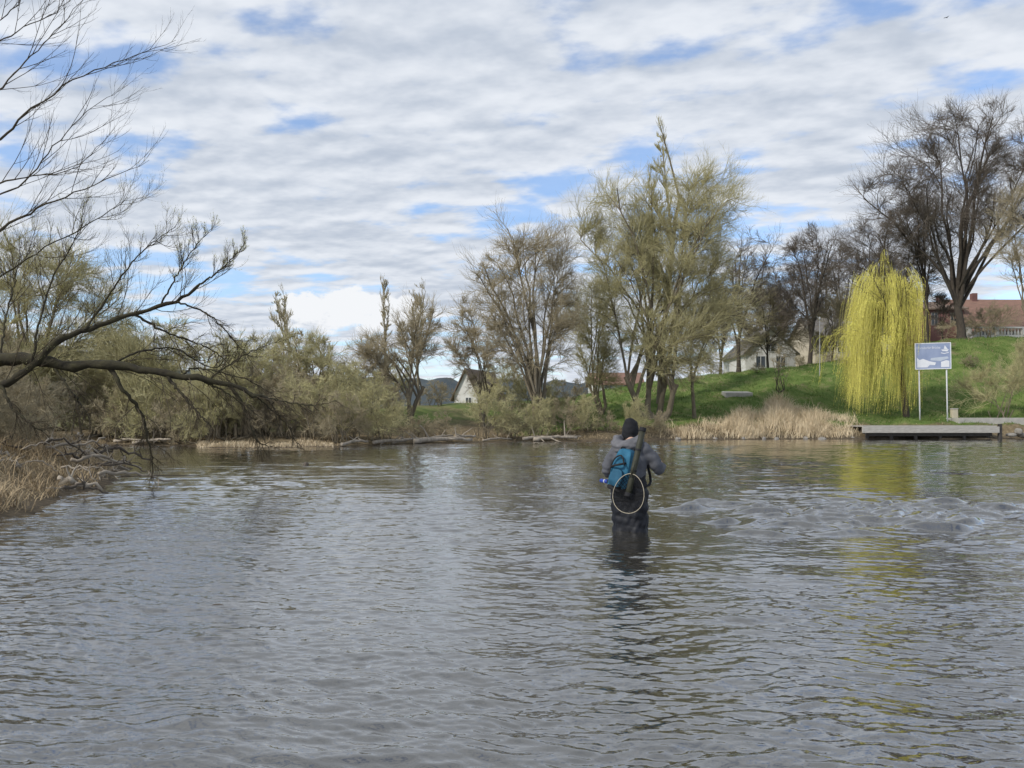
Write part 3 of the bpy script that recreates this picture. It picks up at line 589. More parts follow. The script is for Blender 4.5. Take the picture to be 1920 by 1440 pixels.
house('house','cream walled house with grey roof seen left of the weeping willow',1528,1600,88,8,590,.55,'x',M['cream_wall'],M['tile_grey'],[(.25,.6,.9,1.2),(.7,.6,.9,1.2)])
house('house','small white gabled house with brown roof behind the left willows',850,897,82,8,693,.38,'y',M['white_wall'],M['tile_brown'],[(.62,.55,.6,.8)],math.radians(-20))
house('house','low house with orange red roof glimpsed between the two big willows',1112,1205,108,7,698,.5,'x',M['white_wall'],M['tile_red'],[(.3,.6,1,1),(.7,.6,1,1)])
# garden wall
Yw=77; x0,x1=X(1812,Yw),X(1975,Yw); bz=float(gh((x0+x1)/2,Yw))
r=empty('garden_wall',((x0+x1)/2,Yw,bz)); w=(x1-x0)/2
boxobj('wall_base',(-w,w,-.12,.12,-.5,.45),M['white_wall'],r); boxobj('coping',(-w-.05,w+.05,-.17,.17,1.12,1.26),M['white_wall'],r)
for i in range(4):
    xx=-w+.2+(2*w-.4)*i/3; boxobj('pillar',(xx-.2,xx+.2,-.2,.2,.452,1.118),M['white_wall'],r)
for i in range(24):
    xx=-w+.5+(2*w-1)*i/23
    V,Qd,t=capped_tube(np.array([[xx,0,z] for z in (.452,.55,.7,.85,1.0,1.118)]),np.array([.05,.08,.09,.06,.045,.06]),8); q=NP(); q.add(V,Qd); q.F.append(t); q.M.append(np.zeros(len(t))); q.build('baluster',M['white_wall'],r)
tag(r,'white balustrade wall along the crest below the red tiled roof','wall')

# lamp post
M['pale_metal']=mat('galvanised_metal',(.55,.56,.57),(.42,.43,.44),8,.45,0,None,.5); M['lamp_metal']=mat('grey_painted_metal',(.36,.36,.35),(.27,.27,.265),6,.6)
Yl=68; xl_=X(1537,Yl); zl=float(gh(xl_,Yl)); r=empty('street_lamp',(xl_,Yl,zl)); hl=Zp(600,Yl)-zl
q=NP(); V,Qd=tubes(np.array([[0,0,z] for z in np.linspace(-.2,hl,6)]),np.linspace(.05,.03,6),10); q.add(V,Qd); q.build('pole',M['lamp_metal'],r)
q=NP(); V,Qd,t=capped_tube(np.array([[0,0,hl-.03],[0,0,hl+.03],[0,0,hl+.2],[0,0,hl+.28]]),np.array([.04,.08,.10,.03]),12); q.add(V,Qd); q.F.append(t); q.M.append(np.zeros(len(t))); q.build('lantern',M['lamp_metal'],r)
tag(r,'thin grey lamp post left of the yellow weeping willow','lamp post')

# landing stage
M['deck']=mat('weathered_planks',(.42,.40,.36),(.28,.265,.235),3,.9,.4,(1,12,4)); M['deck_dark']=mat('dark_timber',(.06,.055,.05),(.03,.028,.025),4,.8)  # second tone: near-black timber for under beam, piles, rear board and side post
M['concrete']=mat('concrete',(.44,.42,.38),(.32,.31,.28),3,.95,.3)
Yd=51.6; xa,xb=X(1618,Yd),X(1872,Yd); r=empty('landing_stage',((xa+xb)/2,Yd,0),math.radians(1.2)); w=(xb-xa)/2
bm=bmesh.new(); nP=22
for i in range(nP):
    y0=.06+i*.11; bx(bm,-w,w,y0,y0+.1,.82+random.uniform(0,.012),.90+random.uniform(0,.012))
bobj('deck',bm,M['deck'],r)
boxobj('edge_beam',(-w-.1,w+.1,-.08,.05,.42,.84),M['deck'],r,.02); boxobj('under_beam',(-w+.3,w-.2,.25,.45,.2,.8),M['deck_dark'],r)
for i in range(6):
    xx=-w+.4+(2*w-.8)*i/5
    q=NP(); V,Qd,t=capped_tube(np.array([[xx,.35,-.6],[xx,.35,.1],[xx,.35,.8]]),np.array([.13,.12,.12]),10); q.add(V,Qd); q.F.append(t); q.M.append(np.zeros(len(t))); q.build('pile',M['deck_dark'],r)
boxobj('rear_board',(-w,w,2.55,2.7,-.4,.8),M['deck_dark'],r)
boxobj('side_post',(w+.12,w+.32,-.02,.2,-.5,1.02),M['deck_dark'],r,.02)
tag(r,'long weathered landing stage on dark piles below the blue sign','landing stage')
# stones
M['stone']=mat('river_stone',(.30,.28,.25),(.17,.16,.14),4,.95,.5)
def stone(label,loc,s,seed,group=None,name='rock',m=None):
    bm=bmesh.new(); bmesh.ops.create_icosphere(bm,subdivisions=3,radius=1); rg=random.Random(seed); ph=[rg.uniform(0,6) for _ in range(6)]
    for v in bm.verts:
        k=1+.16*math.sin(v.co.x*2.3+ph[0])+.14*math.sin(v.co.y*3.1+ph[1])+.12*math.sin(v.co.z*2.7+ph[2])+.05*math.sin(v.co.x*7+ph[3])
        v.co=Vector((v.co.x*s[0],v.co.y*s[1],v.co.z*s[2]))*k
    o=bobj(name,bm,m or M['stone']); o.location=loc; return tag(o,label,'rock',group)
for i in range(12):
    px=1895+i*14; Y=51.8+rng.uniform(0,1.2); x=X(px,Y); stone('grey bank stone at the water edge right of the landing stage',(x,Y,.2+rng.uniform(0,.3)),(.35*rng.uniform(.6,1.2),.3,.25*rng.uniform(.7,1.2)),i,'bank stones right of the landing stage')
for i in range(9):
    px=1268+i*40+rng.uniform(-12,12); Y=yf_(px)-.05; x=X(px,Y); stone('grey stone at the water edge below the dry reeds',(x,Y,.03),(.26*rng.uniform(.5,1.1),.2,.13),30+i,'stones below the dry reeds')
stone('small dark stone breaking the surface out in the left half of the river',(X(573,22.4),22.4,.02),(.08,.06,.05),91,None,'river_stone',M['drift_dark'])
# path slabs, bin
Yp=56.5; xa,xb=X(1782,Yp),X(1990,Yp); zz=float(gh((xa+xb)/2,Yp))
o=boxobj('path',(-(xb-xa)/2,(xb-xa)/2,-1.1,.6,-.6,.16),M['concrete'],None,.02); o.location=((xa+xb)/2,Yp,1.28); tag(o,'pale concrete path leading to the landing stage','path',kind='structure')
Yp=64; xa=X(1382,Yp); o=boxobj('concrete_slab',(-1.15,1.15,-.5,.5,-.2,.22),M['concrete'],None,.03); o.location=(xa,Yp,float(gh(xa,Yp))+.05); o.rotation_euler=(math.radians(8),0,.1); tag(o,'pale concrete slab lying alone on the green slope','slab')
Yb=57.2; xb_=X(1789,Yb); zb=float(gh(xb_,Yb)); r=empty('waste_bin',(xb_,Yb,zb))
M['beige']=mat('beige_plastic',(.5,.45,.33),(.42,.38,.28),4,.6)
boxobj('bin_body',(-.2,.2,-.18,.18,-.05,.62),M['beige'],r,.02); boxobj('lid',(-.22,.22,-.2,.2,.624,.70),M['concrete'],r,.015)
tag(r,'small beige bin standing right of the blue sign','bin')

# ------------------------------------------------------------------ sign
M['sign_blue']=mat('sign_blue',(.29,.34,.47),(.22,.27,.40),.9,.5,contrast=.15); M['sign_white']=mat('sign_white',(.72,.73,.75),(.60,.62,.65),3,.5); M['sign_pale']=mat('sign_pale_blue',(.46,.51,.58),(.42,.47,.54),3,.5)
Ys=56; xs=X(1751.5,Ys); zs=float(gh(xs,Ys)); r=empty('information_sign',(xs,Ys,zs)); r.rotation_euler=(0,math.radians(-1.0),math.radians(-8))
z0=Zp(692,Ys)-zs; z1=Zp(643,Ys)-zs; w=63/F*Ys/2
for sx in (-1,1):
    xx=-w+.28 if sx<0 else w-.28
    q=NP(); V,Qd,t=capped_tube(np.array([[xx,.08,-.4],[xx,.08,1],[xx,.08,z1-.1]]),np.array([.05,.05,.05]),10); q.add(V,Qd); q.F.append(t); q.M.append(np.zeros(len(t))); q.build('post',M['pale_metal'],r)
boxobj('board',(-w,w,-.02,.02,z0,z1),M['sign_blue'],r)
bm=bmesh.new(); t=.045
for q in ((-w-.01,w+.01,z1-t,z1+.01),(-w-.01,w+.01,z0-.01,z0+t),(-w-.01,-w+t,z0+t,z1-t),(w-t,w+.01,z0+t,z1-t)): bx(bm,q[0],q[1],-.035,.03,q[2],q[3])
bobj('frame',bm,M['sign_white'],r)
def poly(name,p,m,parent,y=-.026):
    bm=bmesh.new(); bm.faces.new([bm.verts.new((a,y,c)) for a,c in p]); return bobj(name,bm,m,parent)
B_=lambda pts:[(-w+2*w*u,z0+(z1-z0)*v) for u,v in pts]
poly('map_panel',B_([(.05,.07),(.34,.07),(.40,.16),(.55,.15),(.58,.25),(.40,.30),(.22,.40),(.12,.36),(.05,.44)]),M['sign_white'],r)
poly('white_panel',B_([(.72,.07),(.95,.07),(.95,.30),(.86,.33),(.72,.27)]),M['sign_white'],r)
poly('pale_strip',B_([(.42,.34),(.70,.30),(.94,.40),(.90,.47),(.60,.44),(.44,.42)]),M['sign_pale'],r)
poly('boat_hull',B_([(.76,.68),(.90,.66),(.94,.74),(.73,.74)]),M['sign_white'],r); poly('boat_sail',B_([(.80,.755),(.91,.755),(.83,.90)]),M['sign_white'],r); poly('wave_line',B_([(.72,.60),(.82,.57),(.94,.61),(.94,.64),(.82,.60),(.72,.63)]),M['sign_white'],r)
fc=bpy.data.curves.new('lettering','FONT'); fc.body='Dorndorfer Brücke'; fc.size=.26; fc.align_x='LEFT'
fo=bpy.data.objects.new('lettering_tmp',fc); COL.objects.link(fo); bpy.context.view_layer.update()
tm=bpy.data.meshes.new_from_object(fo.evaluated_get(bpy.context.evaluated_depsgraph_get())); bpy.data.objects.remove(fo)
cw=max(v.co.x for v in tm.vertices); sc=1.62/cw
for v in tm.vertices: v.co=Vector((-w+.10+v.co.x*sc, -.028, z1-.42+v.co.y*sc*1.15))
link('lettering',tm,M['sign_white'],r)
tag(r,'blue and white river sign on two pale posts above the landing stage','sign')

# ------------------------------------------------------------------ person
def loft(rings,S=24):
    n=len(rings); th=np.arange(S)*2*np.pi/S; V=[]
    for (cx,cy,cz,rx,ry,*tl) in rings:
        t=tl[0] if tl else 0
        V.append(np.stack([cx+rx*np.cos(th),cy+ry*np.sin(th)*math.cos(t),cz+ry*np.sin(th)*math.sin(t)],-1))
    V=np.concatenate(V); I=np.arange(n*S).reshape(n,S); J=np.roll(I,-1,1)
    Qd=np.stack([I[:-1],J[:-1],J[1:],I[1:]],-1).reshape(-1,4)
    V=np.concatenate([V,[V[:S].mean(0)],[V[-S:].mean(0)]]); i=np.arange(S);j=(i+1)%S
    t=np.concatenate([np.stack([j,i,np.full(S,n*S)],-1),np.stack([(n-1)*S+i,(n-1)*S+j,np.full(S,n*S+1)],-1)])
    return V,Qd,t
class Blob(NP):
    def addc(s,V,Q,t): n=s.n; s.add(V,Q); s.F.append(t+n); s.M.append(np.zeros(len(t)))
    def limb(s,pts,rad,K=14,S=14):
        p=smooth_path(pts,K); r=np.interp(np.linspace(0,len(pts)-1,K),np.arange(len(pts)),rad)
        d0=nrm(p[0]-p[1]); d1=nrm(p[-1]-p[-2])
        p=np.vstack([p[0]+d0*r[0]*.9,p[0]+d0*r[0]*.6,p,p[-1]+d1*r[-1]*.6,p[-1]+d1*r[-1]*.9]); r=np.concatenate([[r[0]*.4,r[0]*.8],r,[r[-1]*.8,r[-1]*.4]])
        s.addc(*capped_tube(p,r,S))
    def loft(s,r): s.addc(*loft(r))
    def ball(s,c,rx,ry,rz):
        a=np.linspace(-1,1,13)*.985; s.addc(*loft([(c[0],c[1],c[2]+rz*math.sin(t*math.pi/2),rx*math.cos(t*math.pi/2),ry*math.cos(t*math.pi/2)) for t in a]))
    def skin(s,name,mats,parent,voxel,sm=4,fold=0.0,fs=18,seed=0):
        me=s.mesh('tmp'); o=bpy.data.objects.new('tmp',me); COL.objects.link(o)
        m=o.modifiers.new('r','REMESH'); m.mode='VOXEL'; m.voxel_size=voxel
        m2=o.modifiers.new('s','SMOOTH'); m2.iterations=sm; m2.factor=.5
        bpy.context.view_layer.update()
        r=bpy.data.meshes.new_from_object(o.evaluated_get(bpy.context.evaluated_depsgraph_get())); bpy.data.objects.remove(o)
        n=len(r.vertices); co=np.zeros(n*3,np.float32); r.vertices.foreach_get('co',co); co=co.reshape(-1,3)
        no=np.zeros(n*3,np.float32); r.vertices.foreach_get('normal',no); no=no.reshape(-1,3)
        if fold:
            rg=np.random.default_rng(seed); dsp=np.zeros(n)
            for i in range(9):
                dv=nrm(rg.normal(size=3)*np.array([.7,.7,1.3])); dsp+=np.abs(np.sin(co@dv*fs*rg.uniform(.6,1.8)+rg.uniform(0,6)+1.5*np.sin(co@nrm(rg.normal(size=3))*7)))-.6
            co=co+no*(dsp*fold/2.2)[:,None]; r.vertices.foreach_set('co',co.astype(np.float32).ravel())
        r.polygons.foreach_set('use_smooth',np.full(len(r.polygons),True)); r.update(); r.materials.clear(); r.name=name
        return link(name,r,mats,parent)
def zoned(name,lo,hi,z,rough=.8):
    m=mat(name,hi,tuple(c*.75 for c in hi),25,rough); nt=m.node_tree; N=nt.nodes; L=nt.links
    tc=N.new('ShaderNodeTexCoord'); s=N.new('ShaderNodeSeparateXYZ'); L.new(tc.outputs['Object'],s.inputs[0])
    mr=N.new('ShaderNodeMapRange'); mr.inputs[1].default_value=z-.012; mr.inputs[2].default_value=z+.012; L.new(s.outputs[2],mr.inputs[0])
    mx=N.new('ShaderNodeMix'); mx.data_type='RGBA'; L.new(mr.outputs[0],mx.inputs[0]); mx.inputs[6].default_value=(*lo,1)
    L.new(N['Color Ramp'].outputs[0],mx.inputs[7]); L.new(mx.outputs[2],N['Principled BSDF'].inputs['Base Color']); return m
M['skin']=mat('skin',(.50,.32,.24),(.44,.27,.2),20,.6); M['jacket']=zoned('grey_black_jacket',(.014,.015,.018),(.092,.096,.11),1.09)
M['black_cloth']=mat('black_cloth',(.012,.013,.016),(.007,.007,.009),30,.85); M['wader']=mat('black_wader',(.010,.012,.018),(.006,.007,.010),12,.55,.2)
M['hood']=mat('grey_hood',(.145,.145,.155),(.095,.095,.104),20,.85); M['eye']=mat('eye',(.05,.04,.03),None,20,.2)
PY=9.06; PX=X(1180,PY); PZ=-.47; PR=math.radians(-32)
man=empty('person',(PX,PY,PZ),PR)
sh={1:(.19,.05,1.42),-1:(-.19,.05,1.42)}; el={1:(.295,.15,1.20),-1:(-.31,.06,1.15)}; wr={1:(.26,.37,1.22),-1:(-.16,.31,1.14)}
B=Blob()
for s in (1,-1):
    B.limb([(.09*s,0,.93),(.09*s,.02,.72),(.095*s,.035,.5),(.105*s,-.01,.28),(.11*s,-.02,.09)],[.09,.08,.06,.055,.04]); B.limb([(.11*s,-.05,.06),(.115*s,.06,.05),(.125*s,.17,.04)],[.045,.045,.035])
    B.limb([sh[s],tuple((np.array(sh[s])+np.array(el[s]))/2),el[s],tuple((np.array(wr[s])+np.array(el[s]))/2),wr[s]],[.06,.052,.043,.04,.028])
    W=np.array(wr[s]); dv=nrm(W-np.array(el[s])); dv=nrm(dv+np.array([-.35*s,.1,.05])); upv=np.array([0,0,1.]); sd=nrm(np.cross(dv,upv)); nv=np.cross(sd,dv)
    inn=np.array([-s,0,0.])-dv*np.dot(dv,np.array([-s,0,0.])); inn=nrm(inn)
    for f,(off,ln) in enumerate([(.030,.072),(.011,.08),(-.009,.074),(-.028,.058)]):
        k0=W+dv*.025+nv*off*.5; k1=W+dv*.092+nv*off; k2=k1+nrm(dv*.8+inn*.6)*ln*.45; k3=k2+nrm(inn-dv*.15)*ln*.32; k4=k3+nrm(inn*.3-dv)*ln*.26
        B.limb([k0,k1],[.013,.012],6,8); B.limb([k1,k2,k3,k4],[.0095,.009,.0082,.007],10,8)
    t0=W+dv*.03+nv*.02; t1=t0+nrm(nv*.8+dv*.5+inn*.4)*.042; t2=t1+nrm(dv*.7+inn*.6+nv*.1)*.032; t3=t2+nrm(dv*.4+inn)*.024
    B.limb([t0,t1,t2,t3],[.014,.011,.0098,.008],10,8); B.limb([W,W+dv*.06,W+dv*.09],[.026,.022,.014],6,10)
B.loft([(0,0,.84,.14,.10),(0,0,.95,.165,.115),(0,.005,1.08,.145,.10),(0,.02,1.22,.165,.11),(0,.04,1.36,.185,.115),(0,.05,1.44,.16,.085),(0,.07,1.50,.075,.065)])
HX0=-.055
B.limb([(0,.065,1.48),(HX0*.6,.10,1.55),(HX0,.125,1.60)],[.062,.056,.06])
hc=np.array([HX0,.165,1.65])
B.ball(hc,.076,.096,.115); B.ball(hc+[0,.03,-.07],.055,.06,.06); B.ball(hc+[0,.10,-.025],.013,.02,.024); B.ball(hc+[0,.093,-.068],.026,.012,.009)
for s in (1,-1): B.ball(hc+[.078*s,-.01,-.01],.012,.02,.032); B.ball(hc+[.03*s,.09,.02],.018,.012,.008)
B.skin('body',M['skin'],man,.0055,3)
for s in (1,-1):
    E=Blob(); E.ball(hc+[.03*s,.088,.003],.012,.010,.010); E.build('eye',M['eye'],man)
Wd=Blob()
for s in (1,-1):
    Wd.limb([(.085*s,0,.95),(.088*s,.01,.76),(.094*s,.03,.52),(.105*s,0,.3),(.11*s,-.02,.1)],[.135,.13,.118,.108,.085]); Wd.limb([(.11*s,-.06,.07),(.115*s,.06,.06),(.125*s,.18,.05)],[.065,.06,.05])
Wd.loft([(0,0,.45,.11,.085),(0,0,.60,.14,.10),(0,0,.74,.17,.115),(0,0,.80,.20,.14),(0,0,.92,.21,.152),(0,0,1.05,.195,.142),(0,.01,1.14,.185,.138)])
Wd.skin('waders',M['wader'],man,.012,3,.014,24,3)
J=Blob()
J.loft([(0,-.005,.83,.20,.158),(0,0,.90,.214,.165),(0,0,1.0,.205,.158),(0,.005,1.10,.19,.148),(0,.015,1.22,.198,.155),(0,.03,1.34,.21,.156),(0,.045,1.42,.19,.135),(0,.06,1.48,.125,.105),(-.02,.085,1.53,.10,.09)])
for s in (1,-1):
    e=np.array(el[s]); w_=np.array(wr[s]); h=np.array(sh[s])
    J.limb([h+[-.03*s,0,.005],(h+e)/2+[.012*s,0,0],e,(e+w_)/2,w_-nrm(w_-e)*.01],[.084,.076,.07,.06,.05])
J.skin('jacket',M['jacket'],man,.011,4,.011,20,5)
Hd=Blob(); Hd.limb([(-.135,.09,1.555),(-.15,0,1.525),(-.10,-.11,1.48),(-.01,-.145,1.455),(.07,-.11,1.48),(.115,0,1.52),(.105,.09,1.55)],[.045,.06,.07,.075,.07,.058,.045],24)
Hd.ball((-.01,-.12,1.43),.125,.055,.075); Hd.skin('hood',M['hood'],man,.01,3,.012,28,7)
Bn=Blob(); Bn.loft([(HX0,.12,1.545,.086,.082),(HX0,.135,1.585,.093,.10),(HX0,.155,1.645,.096,.113),(HX0,.165,1.695,.090,.108),(HX0,.165,1.74,.072,.088),(HX0,.155,1.772,.046,.058),(HX0,.145,1.788,.02,.025)])
bo=Bn.skin('beanie',M['black_cloth'],man,.009,2,.005,40,9)
bmh=bmesh.new(); bmh.from_mesh(bo.data); bmesh.ops.delete(bmh,geom=[v for v in bmh.verts if v.co.y>.205 and v.co.z<1.675],context='VERTS'); bmh.to_mesh(bo.data); bmh.free()
tag(man,'person in grey jacket, black beanie and waders standing deep in the river, back turned','person')
def on_person(name,rot=0):
    o=empty(name,(PX,PY,PZ),PR); return o
# backpack
M['teal']=mat('teal_fabric',(.028,.145,.24),(.015,.088,.16),14,.75,.2); M['teal_dark']=mat('teal_dark_fabric',(.021,.10,.17),(.012,.064,.115),14,.75,.2); M['strap']=mat('black_webbing',(.02,.02,.022),(.012,.012,.014),60,.8)  # second teal is a darker fabric for the pocket
bp_=on_person('backpack')
def pack(name,cx,cz,w,h,y0,y1,m,parent,tilt,bev,seed,bulge=.03):
    bm=bmesh.new(); bx(bm,-w/2,w/2,y0,y1,-h/2,h/2); bmesh.ops.subdivide_edges(bm,edges=bm.edges[:],cuts=7,use_grid_fill=True)
    for v in bm.verts:
        u=v.co.x/(w/2); q=v.co.z/(h/2); rr=(abs(u)**4+abs(q)**4)**.25
        tp=1-.22*max(q,0)**2
        v.co.x*=tp*(1-.14*abs(q)**3); v.co.z*=(1-.10*abs(u)**3)
        if v.co.y<(y0+y1)/2: v.co.y-=bulge*(1-min(rr,1)**2)
        v.co.y+=.011*math.sin(v.co.x*31+seed)+.011*math.sin(v.co.z*27+v.co.x*12); 
    mt=Matrix.Translation((cx,0,cz))@Matrix.Rotation(tilt,4,'Y'); bm.transform(mt)
    o=bobj(name,bm,m,parent); md=o.modifiers.new('s','SUBSURF'); md.levels=1; md.render_levels=1
    o.data.polygons.foreach_set('use_smooth',[True]*len(o.data.polygons)); return o
tl=math.radians(18)
pack('main_bag',.0,1.20,.215,.49,-.27,-.135,M['teal'],bp_,tl,.03,1,.03)
pack('pocket',-.025,1.11,.155,.20,-.335,-.275,M['teal_dark'],bp_,tl,.02,2,.02)
pack('base_panel',-.065,.99,.185,.07,-.285,-.13,M['strap'],bp_,tl,.02,3,.012)
def strapobj(name,pts,r,m,parent,flat=.25):
    p=smooth_path(pts,16); V,Qd,t=capped_tube(p,np.full(16,r),8); q=Blob(); q.addc(V,Qd,t); return q.build(name,m,parent)
strapobj('zip',[(-.10,-.325,1.05),(-.10,-.318,1.2),(-.04,-.318,1.33),(.045,-.318,1.36),(.08,-.32,1.25)],.009,M['strap'],bp_)
strapobj('compression_strap',[(-.12,-.25,1.22),(-.06,-.33,1.245),(.03,-.335,1.265),(.10,-.25,1.28)],.012,M['strap'],bp_)
strapobj('shoulder_strap',[(-.02,-.17,1.40),(-.10,-.11,1.47),(-.13,0,1.505),(-.13,.12,1.42),(-.12,.20,1.25),(-.17,.16,1.05),(-.19,0,1.0),(-.13,-.18,1.02)],.016,M['strap'],bp_)
strapobj('shoulder_strap',[(.05,-.17,1.40),(.11,-.11,1.47),(.14,0,1.505),(.14,.12,1.42),(.14,.20,1.25),(.21,.14,1.06),(.21,0,1.0),(.06,-.18,1.02)],.016,M['strap'],bp_)
strapobj('grab_handle',[(-.01,-.2,1.41),(.0,-.22,1.45),(.03,-.22,1.455),(.05,-.2,1.42)],.009,M['strap'],bp_)
tag(bp_,'teal blue backpack with black straps worn slanting on the wading person','backpack')
# rod tube
M['tube']=mat('dark_olive_tube',(.042,.043,.028),(.027,.028,.019),30,.6)
rt=on_person('rod_tube'); a=np.array([.26,-.225,1.66]); c_=np.array([.145,-.37,.93])
for nm,f0,f1,rr,mm in (('tube',0,1,.034,M['tube']),('end_cap',-.03,.03,.039,M['strap']),('end_cap',.97,1.03,.039,M['strap']),('band',.3,.33,.037,M['strap']),('band',.62,.65,.037,M['strap'])):
    p=np.array([a+(c_-a)*f for f in np.linspace(f0,f1,5)]); q=Blob(); q.addc(*capped_tube(p,np.full(5,rr),16)); q.build(nm,mm,rt)
tag(rt,'dark olive rod tube slung diagonally beside the teal backpack','rod tube')
# landing net
M['rim']=mat('pale_wood_rim',(.46,.41,.31),(.34,.30,.22),30,.5); M['net']=mat('black_net',(.012,.012,.013),(.008,.008,.009),30,.9)
ln_=on_person('landing_net'); cc=np.array([.175,-.425,.95]); NS=32; th=np.linspace(0,2*np.pi,NS+1)[:-1]
def rimp(t,k=1): 
    x=.185*np.sin(t)*k; z=.22*np.cos(t)*k; x=x*(1-.12*np.cos(t)); a_=math.radians(8); return np.stack([cc[0]+x*math.cos(a_)+z*math.sin(a_),cc[1]+.02*np.cos(t)-0*t,cc[2]-x*math.sin(a_)+z*math.cos(a_)],-1)
rp=rimp(th); T_=nrm(np.roll(rp,-1,0)-np.roll(rp,1,0)); yv=np.array([0,1.,0]); A_=nrm(np.cross(T_,yv)); S=8; ph=np.arange(S)*2*np.pi/S
V=(rp[:,None,:]+.0034*(np.cos(ph)[None,:,None]*A_[:,None,:]+np.sin(ph)[None,:,None]*yv)).reshape(-1,3); I=np.arange(NS*S).reshape(NS,S); Qd=np.stack([I,np.roll(I,-1,1),np.roll(np.roll(I,-1,1),-1,0),np.roll(I,-1,0)],-1).reshape(-1,4)
q=NP(); q.add(V,Qd); q.build('hoop',M['rim'],ln_)
rows=[]; 
for k in np.linspace(0,1,8):
    pr=rimp(th,math.sqrt(max(1-k**2,.02))*.98); pr[:,1]+=.0+.10*k; pr[:,2]-=.10*k*(.4); rows.append(pr)
Vb=np.array(rows); I=np.arange(8*NS).reshape(8,NS); Qd=np.stack([I[:-1],np.roll(I,-1,1)[:-1],np.roll(I,-1,1)[1:],I[1:]],-1).reshape(-1,4)
q=NP(); q.add(Vb.reshape(-1,3),Qd); no_=q.build('net_bag',M['net'],ln_); md=no_.modifiers.new('w','WIREFRAME'); md.thickness=.006; md.use_replace=True
hp=rimp(np.array([0.]))[0]; q=Blob(); q.addc(*capped_tube(np.array([hp,hp+[.012,.0,.06],hp+[.03,.02,.14]]),np.array([.014,.018,.016]),10)); q.build('handle',M['tube'],ln_)
tag(ln_,'landing net with pale oval hoop and black mesh hanging behind the person','landing net')
# blue flask at the hip
M['blue']=mat('bright_blue',(.025,.06,.33),(.016,.042,.25),20,.5); fl=on_person('flask')
a=np.array([-.35,-.03,1.045]); c_=np.array([-.205,-.10,1.04])
for nm,f0,f1,rr,mm in (('flask_body',0,.8,.024,M['blue']),('white_band',.42,.52,.0255,M['pale_metal']),('cap',.8,1,.02,M['strap'])):
    p=np.array([a+(c_-a)*f for f in np.linspace(f0,f1,4)]); q=Blob(); q.addc(*capped_tube(p,np.full(4,rr),14)); q.build(nm,mm,fl)
tag(fl,'short blue cylinder with white band held at the left hip of the person','flask')
# floating leaf and bird
bm=bmesh.new(); vs=[bm.verts.new((.045*math.cos(t)*(1.2 if math.cos(t)>0 else .8),.018*math.sin(t),.012+.01*abs(math.sin(t)))) for t in np.linspace(0,2*math.pi,13)[:-1]]; bm.faces.new(vs)
o=bobj('floating_leaf',bm,M['drift_dark']); o.location=(X(405,5.28),5.28,.018); tag(o,'dark dead leaf floating alone on the near left water','leaf')
bd=empty('bird',tuple(PT(1775,33,90)),.6); q=Blob(); q.limb([(-.14,0,0),(0,0,.01),(.14,0,.02)],[.02,.05,.03],8,8); q.build('body',M['strap'],bd)
for s in (1,-1):
    bm=bmesh.new(); bm.faces.new([bm.verts.new(v) for v in ((-.07,.03*s,.02),(.07,.03*s,.02),(.06,.2*s,.09),(-.04,.36*s,.05),(-.06,.2*s,.08))]); bobj('wing',bm,M['strap'],bd)
tag(bd,'tiny dark bird flying high in the sky at upper right','bird')

# ------------------------------------------------------------------ world, sun, camera
el_,az=math.radians(38),math.atan2(-.80,-.55)
w=bpy.data.worlds.new('World'); SC.world=w; w.use_nodes=True; nt=w.node_tree; N=nt.nodes; L=nt.links; N.clear()
out=N.new('ShaderNodeOutputWorld'); sky=N.new('ShaderNodeTexSky'); sky.sky_type='NISHITA'; sky.sun_disc=False; sky.sun_elevation=el_; sky.sun_rotation=az; sky.air_density=1.0; sky.dust_density=.6; sky.ozone_density=2.5
def m_(op,a,b=None,c=None):
    n=N.new('ShaderNodeMath'); n.operation=op
    for i,v in enumerate((a,b,c)):
        if v is None: continue
        if isinstance(v,(int,float)): n.inputs[i].default_value=v
        else: L.new(v,n.inputs[i])
    return n.outputs[0]
def mr_(v,a,b,c=0,d=1,smooth=True):
    n=N.new('ShaderNodeMapRange'); n.interpolation_type='SMOOTHSTEP' if smooth else 'LINEAR'
    L.new(v,n.inputs[0]); n.inputs[1].default_value=a; n.inputs[2].default_value=b; n.inputs[3].default_value=c; n.inputs[4].default_value=d; return n.outputs[0]
tc=N.new('ShaderNodeTexCoord'); s=N.new('ShaderNodeSeparateXYZ'); L.new(tc.outputs['Generated'],s.inputs[0])
zc=m_('ADD',m_('MAXIMUM',s.outputs[2],0.0),.10)
u=m_('DIVIDE',s.outputs[0],zc); v=m_('DIVIDE',s.outputs[1],zc)
def comb(a,b,c=0.0):
    n=N.new('ShaderNodeCombineXYZ'); L.new(a,n.inputs[0]); L.new(b,n.inputs[1]); n.inputs[2].default_value=c; return n.outputs[0]
def noi(vec,sc,det,ro=.5,dist=0):
    n=N.new('ShaderNodeTexNoise'); L.new(vec,n.inputs['Vector']); n.inputs['Scale'].default_value=sc; n.inputs['Detail'].default_value=det; n.inputs['Roughness'].default_value=ro; n.inputs['Distortion'].default_value=dist; return n.outputs[0]
ur=m_('MULTIPLY',u,.88); vr=m_('MULTIPLY_ADD',u,.12,m_('MULTIPLY',v,1.15))
c1=noi(comb(ur,vr,3.1),4.6,6,.50)
c1s=noi(comb(ur,m_('ADD',vr,.065),3.1),4.6,4,.5)
c2=noi(comb(u,v,12.4),.9,4,.55)
cov=m_('ADD',m_('MULTIPLY',c1,.74),m_('MULTIPLY',c2,.66))
mask=mr_(cov,.565,.715,.16,1.0)
hz=mr_(s.outputs[2],.02,.15,1,0)
